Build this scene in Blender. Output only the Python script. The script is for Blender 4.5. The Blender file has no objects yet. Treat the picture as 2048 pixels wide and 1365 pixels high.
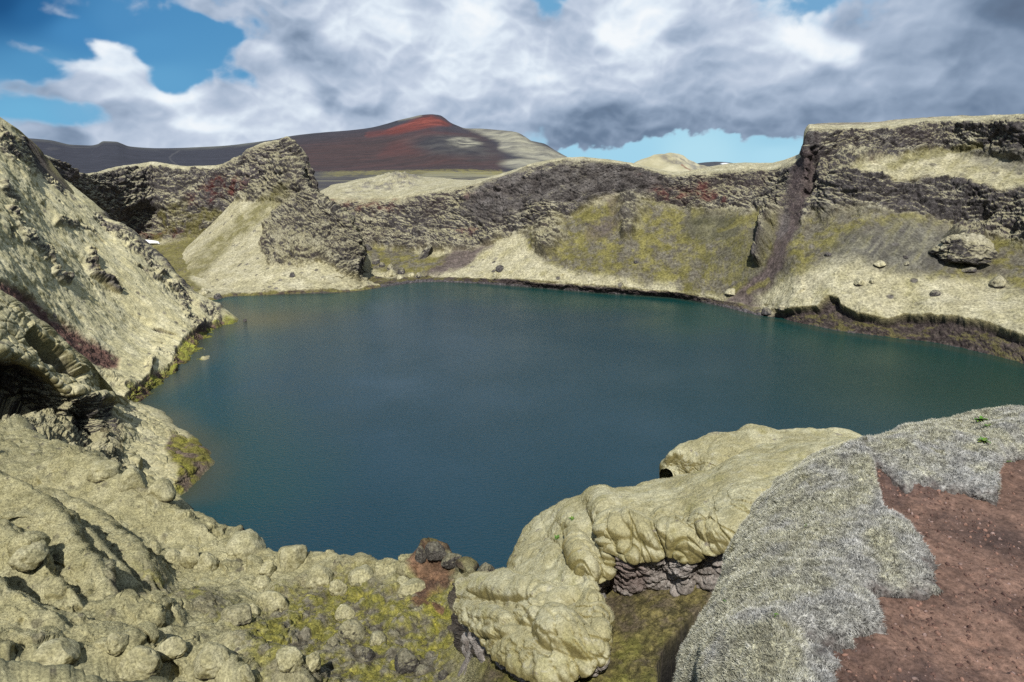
import bpy, math, time
import numpy as np
from math import radians, sin, cos, tan, pi
T0 = time.time()
f32 = np.float32
scene = bpy.context.scene
# ------------------------------------------------------------------ camera
CAM_Z = 30.0; PITCH = radians(14.6); FPX = 1365.3
cam_d = bpy.data.cameras.new("camera"); cam = bpy.data.objects.new("camera", cam_d)
scene.collection.objects.link(cam)
cam.location = (0, 0, CAM_Z); cam.rotation_euler = (radians(90) - PITCH, 0, 0)
cam_d.lens = 24; cam_d.sensor_width = 36; cam_d.clip_start = 0.1; cam_d.clip_end = 20000
scene.camera = cam
# ------------------------------------------------------------------ sun and sky light
SUN_EL = radians(50); SUN_AZ = radians(5)          # sun stands behind the viewer, 5 degrees to the left
sun_to = (-sin(SUN_AZ)*cos(SUN_EL), -cos(SUN_AZ)*cos(SUN_EL), sin(SUN_EL))
world = bpy.data.worlds.new("World"); scene.world = world; world.use_nodes = True
wn = world.node_tree; wn.nodes.clear()
wo = wn.nodes.new("ShaderNodeOutputWorld"); wb = wn.nodes.new("ShaderNodeBackground")
ws = wn.nodes.new("ShaderNodeTexSky"); ws.sky_type = 'NISHITA'; ws.sun_disc = False
ws.sun_elevation = SUN_EL; ws.sun_rotation = math.atan2(sun_to[0], sun_to[1])
wb.inputs[1].default_value = 0.05
wn.links.new(ws.outputs[0], wb.inputs[0]); wn.links.new(wb.outputs[0], wo.inputs[0])
sl = bpy.data.lights.new("sun", 'SUN'); sl.energy = 5.0; sl.angle = radians(0.5); sl.color = (1.0, 0.96, 0.89)
so = bpy.data.objects.new("sun", sl); scene.collection.objects.link(so)
import mathutils
so.rotation_euler = mathutils.Vector(sun_to).to_track_quat('Z', 'Y').to_euler()
scene.view_settings.view_transform = 'Standard'; scene.view_settings.look = 'None'
scene.view_settings.exposure = 0.14; scene.view_settings.gamma = 1.0
scene.cycles.use_denoising = False
scene.cycles.max_bounces = 5; scene.cycles.diffuse_bounces = 3; scene.cycles.glossy_bounces = 2
scene.cycles.sample_clamp_direct = 5; scene.cycles.sample_clamp_indirect = 2
scene.cycles.use_adaptive_sampling = True; scene.cycles.adaptive_threshold = 0.008
# ------------------------------------------------------------------ surveying: a sight line (u, v) and a distance give a point
CP, SP = cos(PITCH), sin(PITCH)
def raydir(u, v):
    x = (np.asarray(u, float) - 1024) / FPX; y = -(np.asarray(v, float) - 682.5) / FPX
    return x, CP + y*SP, -SP + y*CP
def P(u, v, Y):
    dx, dy, dz = raydir(u, v); t = Y/dy
    return np.array([dx*t, Y + 0*t, CAM_Z + dz*t])
def Pz(u, v, z):
    dx, dy, dz = raydir(u, v); t = (z - CAM_Z)/dz
    return np.array([dx*t, dy*t, z + 0*t])
def project(p):
    x, y, z = p[..., 0], p[..., 1], p[..., 2] - CAM_Z
    f = y*CP - z*SP; up = y*SP + z*CP
    return 1024 + FPX*x/f, 682.5 - FPX*up/f
# ------------------------------------------------------------------ noise
_r = np.random.RandomState(7)
PERM = _r.permutation(256).astype(np.int32)
GR = _r.normal(size=(256, 3)); GR /= np.linalg.norm(GR, axis=1)[:, None]; GR = GR.astype(f32)*1.6
FP = _r.rand(256, 3).astype(f32)
def _h(i, j, k):
    return PERM[(PERM[(PERM[i & 255] + j) & 255] + k) & 255]
from concurrent.futures import ThreadPoolExecutor
POOL = ThreadPoolExecutor(4)
def chunked(fn, p, step=24000):
    parts = list(POOL.map(fn, [p[k:k+step] for k in range(0, len(p), step)]))
    if isinstance(parts[0], tuple): return tuple(np.concatenate(q) for q in zip(*parts))
    return np.concatenate(parts)
def perlin(p):
    return chunked(_perlin, p.reshape(-1, 3).astype(f32)).reshape(p.shape[:-1])
def _perlin(p):
    fl = np.floor(p); q = p - fl; i = fl.astype(np.int32)
    w = q*q*q*(q*(q*6 - 15) + 10)
    out = 0
    for a in (0, 1):
        wa = w[:, 0] if a else 1 - w[:, 0]
        for b in (0, 1):
            wbb = w[:, 1] if b else 1 - w[:, 1]
            for c in (0, 1):
                wc = w[:, 2] if c else 1 - w[:, 2]
                g = GR[_h(i[:, 0] + a, i[:, 1] + b, i[:, 2] + c)]
                out = out + wa*wbb*wc*(g[:, 0]*(q[:, 0] - a) + g[:, 1]*(q[:, 1] - b) + g[:, 2]*(q[:, 2] - c))
    return out
def fbm(p, lam, octv=4, gain=.5, seed=0.0, ridged=False, billow=False):
    p = p/lam + seed*17.31; s = 0; a = 1.0; tot = 0
    for o in range(octv):
        n = perlin(p)
        if ridged: n = 1 - 2*np.abs(n)*1.3
        if billow: n = 2*np.abs(n)*1.3 - .6
        s = s + a*n; tot += a; a *= gain; p = p*2.03 + 11.7
    return s/tot
def worley(p, lam, seed=0.0, jit=.9):
    shp = p.shape[:-1]
    a, b, c = chunked(_worley, (p.reshape(-1, 3)/lam + seed*13.7).astype(f32))
    return a.reshape(shp), b.reshape(shp), c.reshape(shp)
def _worley(p, jit=.9):
    i = np.floor(p).astype(np.int32); q = p - i
    f1 = np.full(len(p), 9, f32); f2 = f1.copy(); idd = np.zeros(len(p), np.int32)
    for a in (-1, 0, 1):
        for b in (-1, 0, 1):
            for c in (-1, 0, 1):
                h = _h(i[:, 0] + a, i[:, 1] + b, i[:, 2] + c)
                g = FP[h]*jit
                d = (g[:, 0] + a - q[:, 0])**2 + (g[:, 1] + b - q[:, 1])**2 + (g[:, 2] + c - q[:, 2])**2
                near = d < f1
                f2 = np.where(near, f1, np.minimum(f2, d)); idd = np.where(near, h, idd); f1 = np.where(near, d, f1)
    return np.sqrt(f1), np.sqrt(f2), (idd/255.).astype(f32)
def ss(a, b, x):
    t = np.clip((x - a)/(b - a), 0, 1); return t*t*(3 - 2*t)
def mix(a, b, t):
    return a + (b - a)*t[..., None] if np.ndim(t) else a + (b - a)*t
def C(r, g, b):
    return np.array([r, g, b], f32)
def smax(a, b, k):
    h = np.clip(.5 + .5*(a - b)/k, 0, 1); return b + (a - b)*h + k*h*(1 - h)
# ------------------------------------------------------------------ lofted ground sheets
def pchip(y, xs):
    """y: (n, ...) at 0..n-1; monotone cubic at xs"""
    n = len(y); d = np.diff(y, axis=0)
    m = np.zeros_like(y)
    s = d[:-1]*d[1:] > 0
    m[1:-1] = np.where(s, 2*d[:-1]*d[1:]/np.where(s, d[:-1] + d[1:], 1), 0)
    m[0] = d[0]; m[-1] = d[-1]
    i = np.clip(np.floor(xs).astype(int), 0, n - 2); t = (xs - i).reshape((-1,) + (1,)*(y.ndim - 1))
    return ((1 + 2*t)*(1 - t)**2)*y[i] + t*(1 - t)**2*m[i] + t*t*(3 - 2*t)*y[i+1] + t*t*(t - 1)*m[i+1]
def catmull(y, xs):
    n = len(y); m = np.zeros_like(y); m[1:-1] = (y[2:] - y[:-2])/2; m[0] = y[1] - y[0]; m[-1] = y[-1] - y[-2]
    i = np.clip(np.floor(xs).astype(int), 0, n - 2); t = (xs - i).reshape((-1,) + (1,)*(y.ndim - 1))
    return ((1 + 2*t)*(1 - t)**2)*y[i] + t*(1 - t)**2*m[i] + t*t*(3 - 2*t)*y[i+1] + t*t*(t - 1)*m[i+1]
def params(divs):
    xs = [np.arange(n)/n + k for k, n in enumerate(divs)]
    return np.append(np.concatenate(xs), len(divs))
class Sheet: pass
def loft(grid, rdiv, cdiv, smooth=False):
    """grid: R x C x 3 world points. returns sheet with pts, survey coords uv, row coord t, column coord s"""
    g = np.asarray(grid, float)
    u, v = project(g)
    full = np.concatenate([g, u[..., None], v[..., None]], 2)
    tr, tc = params(rdiv), params(cdiv)
    fn = catmull if smooth else pchip
    a = fn(full, tr); a = np.swapaxes(fn(np.swapaxes(a, 0, 1), tc), 0, 1)
    s = Sheet(); s.p = a[..., :3].astype(f32); s.uv = a[..., 3:].astype(f32)
    s.t = np.repeat(tr[:, None], len(tc), 1).astype(f32); s.s = np.repeat(tc[None], len(tr), 0).astype(f32)
    return s
def normals(p):
    du = np.gradient(p, axis=1); dv = np.gradient(p, axis=0)
    n = np.cross(du, dv); n /= np.linalg.norm(n, axis=-1, keepdims=True) + 1e-9
    return n.astype(f32)
def upn(p):
    """normals chosen to face the viewer side"""
    n = normals(p)
    return n
def smoothgrid(a, k):
    for _ in range(k):
        b = np.pad(a, ((1, 1), (1, 1)) + ((0, 0),)*(a.ndim - 2), mode='edge')
        a = (b[:-2, 1:-1] + b[2:, 1:-1] + b[1:-1, :-2] + b[1:-1, 2:] + 4*a)/8
    return a
LINKED = {}
def grid_mesh(name, p, col, aux=None, mat=None, kind='structure', flip=False, parent=None):
    R, Cn = p.shape[:2]; nv = R*Cn
    idx = np.arange(nv, dtype=np.int32).reshape(R, Cn)
    q = np.stack([idx[:-1, :-1], idx[:-1, 1:], idx[1:, 1:], idx[1:, :-1]], -1).reshape(-1, 4)
    if flip: q = q[:, ::-1]
    me = bpy.data.meshes.new(name)
    me.vertices.add(nv); me.loops.add(q.size); me.polygons.add(len(q))
    me.vertices.foreach_set("co", p.reshape(-1).astype(f32))
    me.loops.foreach_set("vertex_index", q.reshape(-1).astype(np.int32))
    me.polygons.foreach_set("loop_start", np.arange(0, q.size, 4, dtype=np.int32))
    me.polygons.foreach_set("use_smooth", np.ones(len(q), bool))
    me.update(calc_edges=True)
    add_cols(me, col, aux, 1. if name in ('sky', 'lake') else 1.0)
    ob = bpy.data.objects.new(name, me); scene.collection.objects.link(ob)
    if mat: me.materials.append(mat)
    if kind: ob["kind"] = kind
    if parent: ob.parent = parent
    return ob
def add_cols(me, col, aux, k=1.0):
    nv = len(me.vertices)
    at = me.attributes.new("albedo", 'FLOAT_COLOR', 'POINT')
    c = np.ones((nv, 4), f32); c[:, :3] = np.clip(col.reshape(-1, 3)*k, 0.002, 1); at.data.foreach_set("color", c.reshape(-1))
    at = me.attributes.new("rockiness", 'FLOAT', 'POINT')
    a = np.zeros(nv, f32) if aux is None else aux.reshape(-1).astype(f32)
    at.data.foreach_set("value", a)
# masks in survey coordinates
def seg(uv, pts, w, soft=.6):
    pts = np.asarray(pts, float); best = np.full(uv.shape[:-1], 1e9)
    ww = np.broadcast_to(np.asarray(w, float), (len(pts),)) if np.ndim(w) else np.full(len(pts), w)
    for k in range(len(pts) - 1):
        a, b = pts[k], pts[k+1]; ab = b - a
        t = np.clip(((uv - a)@ab)/(ab@ab + 1e-9), 0, 1)
        d = np.hypot(uv[..., 0] - a[0] - t*ab[0], uv[..., 1] - a[1] - t*ab[1])/(ww[k] + (ww[k+1] - ww[k])*t)
        best = np.minimum(best, d)
    return (1 - ss(1 - soft, 1 + soft, best)).astype(f32)
def poly(uv, pts, feather=8):
    pts = np.asarray(pts, float); x, y = uv[..., 0], uv[..., 1]
    inside = np.zeros(x.shape, bool); dist = np.full(x.shape, 1e9)
    n = len(pts)
    for k in range(n):
        a, b = pts[k], pts[(k+1) % n]; ab = b - a
        t = np.clip(((x - a[0])*ab[0] + (y - a[1])*ab[1])/(ab@ab + 1e-9), 0, 1)
        dist = np.minimum(dist, np.hypot(x - a[0] - t*ab[0], y - a[1] - t*ab[1]))
        c = ((a[1] > y) != (b[1] > y)) & (x < (b[0] - a[0])*(y - a[1])/(b[1] - a[1] + 1e-12) + a[0])
        inside ^= c
    sd = np.where(inside, dist, -dist)
    return ss(-feather, feather, sd).astype(f32)
def ell(uv, cx, cy, rx, ry, ang=0, soft=.4):
    a = radians(ang); x = uv[..., 0] - cx; y = uv[..., 1] - cy
    X = (x*cos(a) + y*sin(a))/rx; Y = (-x*sin(a) + y*cos(a))/ry
    return (1 - ss(1 - soft, 1 + soft, np.hypot(X, Y))).astype(f32)
# ------------------------------------------------------------------ materials
def ground_material(name, fine, bump, rough=.95, speck=.35, fuzz=0.0):
    m = bpy.data.materials.new(name); m.use_nodes = True; nt = m.node_tree; N = nt.nodes; L = nt.links
    b = N["Principled BSDF"]; b.inputs["Roughness"].default_value = rough
    b.inputs["Specular IOR Level"].default_value = .15
    at = N.new("ShaderNodeAttribute"); at.attribute_name = "albedo"
    ar = N.new("ShaderNodeAttribute"); ar.attribute_name = "rockiness"
    tc = N.new("ShaderNodeTexCoord")
    n1 = N.new("ShaderNodeTexNoise"); n1.inputs["Scale"].default_value = fine; n1.inputs["Detail"].default_value = 6; n1.inputs["Roughness"].default_value = .7
    n2 = N.new("ShaderNodeTexNoise"); n2.inputs["Scale"].default_value = fine*.23; n2.inputs["Detail"].default_value = 5; n2.inputs["Roughness"].default_value = .65
    L.new(tc.outputs["Object"], n1.inputs["Vector"]); L.new(tc.outputs["Object"], n2.inputs["Vector"])
    # brightness variation of the ground cover itself
    a1 = N.new("ShaderNodeMapRange"); a1.clamp = False; a1.inputs["From Min"].default_value = .38; a1.inputs["From Max"].default_value = .62
    a1.inputs["To Min"].default_value = 1 - speck; a1.inputs["To Max"].default_value = 1 + speck
    L.new(n1.outputs["Fac"], a1.inputs["Value"])
    a2 = N.new("ShaderNodeMapRange"); a2.clamp = False; a2.inputs["From Min"].default_value = .36; a2.inputs["From Max"].default_value = .64
    a2.inputs["To Min"].default_value = 1 - speck*.45; a2.inputs["To Max"].default_value = 1 + speck*.45
    L.new(n2.outputs["Fac"], a2.inputs["Value"])
    mu = N.new("ShaderNodeMath"); mu.operation = 'MULTIPLY'; L.new(a1.outputs[0], mu.inputs[0]); L.new(a2.outputs[0], mu.inputs[1])
    vm = N.new("ShaderNodeVectorMath"); vm.operation = 'SCALE'; L.new(at.outputs["Color"], vm.inputs[0]); L.new(mu.outputs[0], vm.inputs["Scale"])
    L.new(vm.outputs[0], b.inputs["Base Color"])
    bp = N.new("ShaderNodeBump"); bp.inputs["Strength"].default_value = 1.0
    bd = N.new("ShaderNodeMath"); bd.operation = 'MULTIPLY_ADD'; bd.inputs[1].default_value = bump*1.6; bd.inputs[2].default_value = bump
    L.new(ar.outputs["Fac"], bd.inputs[0]); L.new(bd.outputs[0], bp.inputs["Distance"])
    L.new(n1.outputs["Fac"], bp.inputs["Height"]); L.new(bp.outputs[0], b.inputs["Normal"])
    return m
M_far = ground_material("far_crater_ground", 2.2, .25, speck=.38)
M_mid = ground_material("left_slope_ground", 4.5, .10, speck=.30)
M_near = ground_material("near_bench_ground", 14, .035, speck=.35)
M_moss = ground_material("moss_ridge_ground", 26, .018, speck=.22)
M_mat = ground_material("grey_moss_cover", 70, .012, speck=.45)
M_soil = ground_material("red_soil_ground", 55, .006, speck=.30)
M_hill = ground_material("distant_hill_ground", .05, 1.0, speck=.12)
# palette: real surface colours
MOSS = C(.350, .325, .205); MOSSL = C(.435, .41, .29); MOSSD = C(.17, .145, .06)
YEL = C(.165, .150, .050); OLIVE = C(.115, .105, .03); ROCK = C(.122, .112, .112); ROCKD = C(.046, .041, .043)
REDR = C(.15, .038, .035); SCREE = C(.088, .068, .066); LICH = C(.26, .26, .24); BROWN = C(.10, .07, .05)
def ground_cover(p, n, lam, rock, warp=0.0, mossiness=0.0, seed=0.0):
    """moss on what faces up, bare lava where it is steep; rock in 0..1 = share of bare lava"""
    a = fbm(p, lam, 4, .6, seed+1); b = fbm(p, lam*.22, 3, .6, seed+2); c = fbm(p, lam*3, 3, .5, seed+3)
    m = mix(MOSS, MOSSL, ss(-.3, .5, a)); m = mix(m, MOSS*.8, ss(.1, .6, c)*.6)
    m = mix(m, YEL*1.15, ss(.2, .7, fbm(p, lam*.8, 3, .6, seed+5))*.35)
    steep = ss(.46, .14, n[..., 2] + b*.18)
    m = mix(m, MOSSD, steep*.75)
    r = mix(ROCKD, ROCK, ss(-.4, .35, b)); r = mix(r, LICH*.75, ss(.15, .6, a + b*.5)*.45)
    r = mix(r, SCREE, ss(0, .5, c)*.5)
    fl = ss(.36, .46, fbm(p, lam*.33, 4, .72, seed+9)); m = mix(m, ROCK*.8, fl*.6)
    w1, _, wi = worley(p, lam*.42, seed+11); st_ = ss(.36, .27, w1)*np.clip(wi*7 - 5.6, 0, 1); m = mix(m, mix(ROCKD, ROCK, ss(-.3, .3, b)), st_*.8)
    big = fbm(p, lam*4.5, 3, .55, seed+8)
    up = ss(.42, .74, n[..., 2] + a*.22 + b*.2 + mossiness + big*.55 - .05)
    k = np.clip(rock*(1 - up*.92), 0, 1)
    return mix(m, r, k), k
print("setup", time.time() - T0)
# short shoots of moss standing on a sheet: many small leaf-sized blades
def shoots(p, nn, col, weight, n, ln0, ln1, wd, seed, tipf, clump=.03):
    rs = np.random.RandomState(seed); du = np.linalg.norm(np.cross(np.gradient(p, axis=0), np.gradient(p, axis=1)), axis=-1)
    w = du*weight; w[:, -1] = 0; w[-1] = 0; w = (w/w.sum()).ravel(); cw = np.cumsum(w); idx = np.minimum(np.searchsorted(cw, rs.rand(n)), w.size - 1)
    jit = rs.rand(n, 2) - .5
    gu = np.gradient(p, axis=0).reshape(-1, 3)[idx]; gv = np.gradient(p, axis=1).reshape(-1, 3)[idx]
    base = p.reshape(-1, 3)[idx] + gu*jit[:, :1] + gv*jit[:, 1:]; nb = nn.reshape(-1, 3)[idx]
    fld = np.stack([fbm(base.astype(f32), clump, 2, .5, seed + k) for k in (1, 2, 3)], -1)
    dirn = nb + fld*1.5 + rs.normal(size=(n, 3))*.35; dirn /= np.linalg.norm(dirn, axis=1)[:, None]
    side = np.cross(dirn, rs.normal(size=(n, 3))); side /= np.linalg.norm(side, axis=1)[:, None]
    ln = ln0 + (ln1 - ln0)*rs.rand(n); w_ = wd*(.6 + .8*rs.rand(n)); base = base - nb*ln[:, None]*.2
    V = np.stack([base - side*w_[:, None], base + side*w_[:, None], base + dirn*ln[:, None]], 1).reshape(-1, 3)
    bc = col.reshape(-1, 3)[idx]*(.65 + .75*rs.rand(n))[:, None]; tip = tipf(bc, idx, rs)
    Cc = np.stack([bc*.6, bc*.6, tip], 1).reshape(-1, 3)
    return V, np.arange(3*n, dtype=np.int32).reshape(-1, 3), Cc
def mesh_from(name, p, col, V, F, Cv, mat, kind='structure', aux=None):
    R, Cn = p.shape[:2]; nv = R*Cn; idx = np.arange(nv, dtype=np.int32).reshape(R, Cn)
    q = np.stack([idx[:-1, :-1], idx[:-1, 1:], idx[1:, 1:], idx[1:, :-1]], -1).reshape(-1, 4)
    me = bpy.data.meshes.new(name); allv = np.concatenate([p.reshape(-1, 3), V]).astype(f32)
    loops = np.concatenate([q.ravel(), (F + nv).ravel()]).astype(np.int32)
    starts = np.concatenate([np.arange(0, q.size, 4), q.size + np.arange(0, F.size, 3)]).astype(np.int32)
    me.vertices.add(len(allv)); me.loops.add(len(loops)); me.polygons.add(len(starts))
    me.vertices.foreach_set("co", allv.ravel()); me.loops.foreach_set("vertex_index", loops); me.polygons.foreach_set("loop_start", starts)
    me.polygons.foreach_set("use_smooth", np.ones(len(starts), bool)); me.update(calc_edges=True)
    a = None if aux is None else np.concatenate([aux.ravel(), np.zeros(len(V))])
    add_cols(me, np.concatenate([col.reshape(-1, 3), Cv]), a); me.materials.append(mat)
    ob = bpy.data.objects.new(name, me); scene.collection.objects.link(ob); ob["kind"] = kind
    return ob
#SECTION-STRUCTURE
# ------------------------------------------------------------------ sky: a wide dome of cloud far beyond the land
def build_sky():
    def axis(segs):
        out = []
        for a, b, n in segs: out.append(np.linspace(a, b, n, endpoint=False))
        return np.append(np.concatenate(out), segs[-1][1])
    az = axis([(-110, -42, 90), (-42, 42, 900), (42, 110, 90)])
    el = axis([(-3, -.5, 3), (-.5, 16.5, 260), (16.5, 72, 110)])
    A, E = np.meshgrid(np.radians(az), np.radians(el))
    d = np.stack([np.sin(A)*np.cos(E), np.cos(A)*np.cos(E), np.sin(E)], -1)
    # directions of the observed cloud features, as azimuth / elevation in degrees
    def ae(u, v):
        dx, dy, dz = raydir(u, v); return np.degrees(np.arctan2(dx, dy)), np.degrees(np.arctan2(dz, np.hypot(dx, dy)))
    AZ, EL = np.degrees(A), np.degrees(E)
    q = np.stack([AZ, EL*1.35, AZ*.12 + EL*.3], -1).astype(f32)
    wx = fbm(q, 6, 2, .5, 1); wy = fbm(q, 6, 2, .5, 2)
    vx = fbm(q, 1.8, 3, .5, 11); vy = fbm(q, 1.8, 3, .5, 12)
    qs = q.copy(); qs[..., 0] += wx*.9 + vx*.22; qs[..., 1] += wy*.8 + vy*.22
    def lobes(o):
        qq = qs + np.array([-.25*o, o, 0], f32)
        return fbm(qq, 3.8, 4, .43, 4, billow=True), fbm(qq, 8, 5, .55, 3)
    puff, big = lobes(0.); puff_up, big_up = lobes(.55)
    fine = fbm(qs, .9, 4, .55, 6)
    def idw(pts, p=3.0, warp=1.0):
        X = AZ + wx*2.2*warp; Y = EL*1.7 + wy*2.2*warp
        num = 0; den = 0
        for (u, v, *val) in pts:
            a, e = ae(u, v); w = 1/(((X - a)**2 + (Y - e*1.7)**2)**(p/2) + .6)
            num = num + w[..., None]*np.array(val); den = den + w
        return num/den[..., None]
    # cloud cover 0..1
    soft = fbm(qs, 2.4, 4, .5, 9)
    cover = idw([(0,0,.0),(80,60,.0),(200,40,.02),(130,10,.35),(300,15,.55),(420,25,.8),(60,98,.48),(150,110,.1),(350,70,.0),(450,70,.15),
        (400,50,.05),(500,60,.62),(330,105,.02),(420,110,.18),(480,150,.5),(100,70,.0),(200,110,.85),(170,140,.95),(220,150,1),(260,130,.9),(300,130,.15),(320,165,.1),(345,140,.0),(60,150,.0),(20,130,.0),
        (90,165,.25),(50,185,.62),(110,185,.7),(20,200,.5),(160,190,.95),(230,190,1),(280,180,.9),(330,185,1),(380,170,.75),(440,120,.6),(40,225,.05),(120,228,.1),(170,222,.3),(190,238,.3),
        (250,225,.95),(300,230,1),(60,260,.75),(130,260,.85),(200,260,.95),(280,265,1),(400,220,1),(450,260,1),(450,190,1),(550,240,1),(600,60,1),(520,95,.95),(560,120,1),(600,180,1),
        (700,100,1),(800,60,1),(900,150,1),(700,220,1),(1000,50,1),(1040,2,.75),(1000,200,1),(1100,100,1),(1200,200,1),(1110,0,.25),(1150,8,.9),(1190,270,.95),(1150,290,.35),(1240,280,.8),(1280,255,1),
        (1190,300,.1),(1300,285,.1),(1400,270,.95),(1380,250,1),(1500,275,.75),(1560,262,1),(1450,300,.0),(1550,300,.0),(1300,310,.0),(1590,290,.1),(1500,320,0),(1250,310,0),(1640,6,.3),(1660,20,.7),(1600,250,1),
        (1400,100,1),(1600,120,1),(1800,100,1),(2000,100,1),(1900,200,1),(1700,230,1),(2048,0,1),(2300,100,1),(2300,300,1),(-200,50,.1),(-200,200,.6),(-500,100,.5),(-500,300,.7),(500,-200,.4),(1000,-200,.9),(1500,-200,.8),(2000,-200,.9),(1000,-900,.6)], 3.4, .8)[..., 0]
    cb = np.array([ae(*q_) for q_ in [(1080,312),(1125,297),(1190,296),(1240,290),(1275,278),(1310,266),(1360,261),(1430,263),(1500,265),(1560,268),(1605,273),(1680,285),(1760,320)]])
    under = EL - np.interp(AZ, cb[:, 0], cb[:, 1]) + (fine*.35 + vx*.6 + big*.4)*.9
    inr = ss(cb[0, 0], cb[1, 0], AZ)*ss(cb[-1, 0], cb[-2, 0], AZ)*ss(6.5, 4.5, EL)
    cover = cover + (-.05 + ss(-.9, .8, under)*1.1 - cover)*inr
    lowd = .12 + .88*ss(2.5, 7, EL); D = cover + big*.20*lowd - puff*.16*lowd + fine*.12 + vx*.05
    dens = ss(.36, .66, D)**1.1
    # cloud brightness 0..1 observed
    br = idw([(130,10,.55),(350,20,.60),(420,25,.62),(60,98,.5),(205,105,.93),(180,130,.86),(240,130,.80),(150,180,.62),(60,185,.48),(100,200,.45),(160,205,.55),(210,180,.74),(240,230,.58),(300,220,.6),(325,185,.95),(350,205,.85),(280,170,.78),
        (385,240,.92),(350,265,.7),(290,255,.55),(200,262,.78),(290,262,.78),(130,262,.42),(180,250,.62),(60,255,.6),(400,265,.8),(440,150,.62),(520,130,.62),(540,105,.78),(560,60,.62),(590,85,.4),(620,110,.45),(640,140,.6),(560,170,.72),(600,165,.8),(660,180,.55),(700,190,.72),(620,215,.86),(560,235,.78),(500,220,.74),(460,200,.7),
        (680,210,.5),(740,215,.46),(710,185,.8),(800,205,.75),(660,255,.75),(740,240,.7),(700,60,.85),(690,20,.72),(780,45,.9),(850,30,.78),(760,100,.74),(850,130,.72),(900,120,.8),(960,30,.93),(1000,60,.85),(900,200,.66),(960,230,.6),(1000,200,.62),(880,170,.82),(950,170,.78),
        (1060,140,.88),(1040,60,.74),(1080,30,.55),(1150,60,.7),(1180,100,.72),(1230,60,.98),(1300,50,.95),(1320,100,.86),(1270,130,.8),(1210,160,.72),(1100,190,.76),(1080,210,.72),(1100,240,.46),(1200,250,.36),(1260,265,.32),(1150,255,.38),(1250,280,.42),(1340,240,.42),(1400,255,.42),(1370,70,.55),(1400,100,.66),(1400,140,.66),(1340,150,.68),(1300,190,.60),(1400,200,.52),(1500,200,.58),(1500,150,.68),(1480,120,.72),(1500,60,.74),(1450,30,.72),
        (1600,70,1.0),(1640,100,1.0),(1620,30,.85),(1700,90,.98),(1690,115,.9),(1600,130,.75),(1650,135,.48),(1690,150,.5),(1640,170,.6),(1580,200,.52),(1640,225,.40),(1700,230,.48),(1560,255,.44),(1500,245,.42),(1450,235,.46),(1720,170,.62),(1760,140,.62),(1780,100,.52),(1820,110,.5),(1710,40,.5),(1760,40,.62),(1840,60,.58),(1900,90,.42),(1850,150,.62),(1850,200,.5),(1750,210,.48),(1920,120,.45),(1980,70,.45),(2040,20,.25),(2000,150,.5),(1950,200,.42),(2040,200,.42),
        (2300,100,.4),(2400,300,.45),(-200,150,.6),(-300,250,.6),(500,-200,.7),(1000,-200,.75),(1500,-200,.75),(2000,-200,.5),(1000,-900,.7)], 3.6, .7)[..., 0]
    # relief: brighter where the billow faces up towards the light
    lit = np.clip((puff_up - puff)*.9 + (big - big_up)*.35, -.5, .5)       # lobes lit from above, shaded below
    smoothr = .35 + .65*ss(46, 8, AZ)*ss(-60, -20, AZ)
    edge = ss(.95, .45, dens)*.10
    b = (br - .62)*1.15 + .625 + lit*.15*smoothr - puff*.07*smoothr + fine*.025 + big*.09 + soft*.05 + edge
    b = np.clip(b, .15, 1.03)
    ramp_x = [0, .3, .45, .6, .75, .9, 1.05]
    ramp = np.array([(80,92,112),(108,127,152),(139,157,181),(167,183,205),(194,206,224),(224,235,246),(246,250,253)], float)
    ramp = (ramp/255)**2.2
    cc = np.stack([np.interp(b, ramp_x, ramp[:, k]) for k in range(3)], -1)
    blue = idw([(0,0,34,80,128),(60,20,50,106,158),(150,60,74,136,188),(300,90,86,148,196),(100,130,86,148,194),(60,230,112,176,214),(160,220,116,174,212),(330,160,98,160,204),(250,40,80,140,190),(1110,0,110,165,205),(1640,0,115,165,205),
        (1250,300,160,210,234),(1400,310,176,220,238),(1550,305,172,218,238),(1550,275,156,206,230),(600,300,120,180,220),(0,300,120,180,220),(800,-300,50,110,170),(2000,-300,50,110,170),(-400,100,60,120,180),(2400,250,130,190,225),(1000,-900,40,90,150)], 3, 0)/255
    blue = blue**2.2
    col = mix(blue, cc, dens)
    col = col*.91
    R = 9000.
    p = d*R; p[..., 2] += CAM_Z - 20
    m = bpy.data.materials.new("cloudy_sky"); m.use_nodes = True; nt = m.node_tree; nt.nodes.clear()
    o = nt.nodes.new("ShaderNodeOutputMaterial"); e = nt.nodes.new("ShaderNodeEmission"); a = nt.nodes.new("ShaderNodeAttribute"); a.attribute_name = "albedo"
    nt.links.new(a.outputs["Color"], e.inputs[0]); nt.links.new(e.outputs[0], o.inputs[0])
    m.cycles.emission_sampling = 'NONE'
    ob = grid_mesh("sky", p.astype(f32), col, None, m)
    return ob
build_sky()
print("sky", time.time() - T0)
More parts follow.
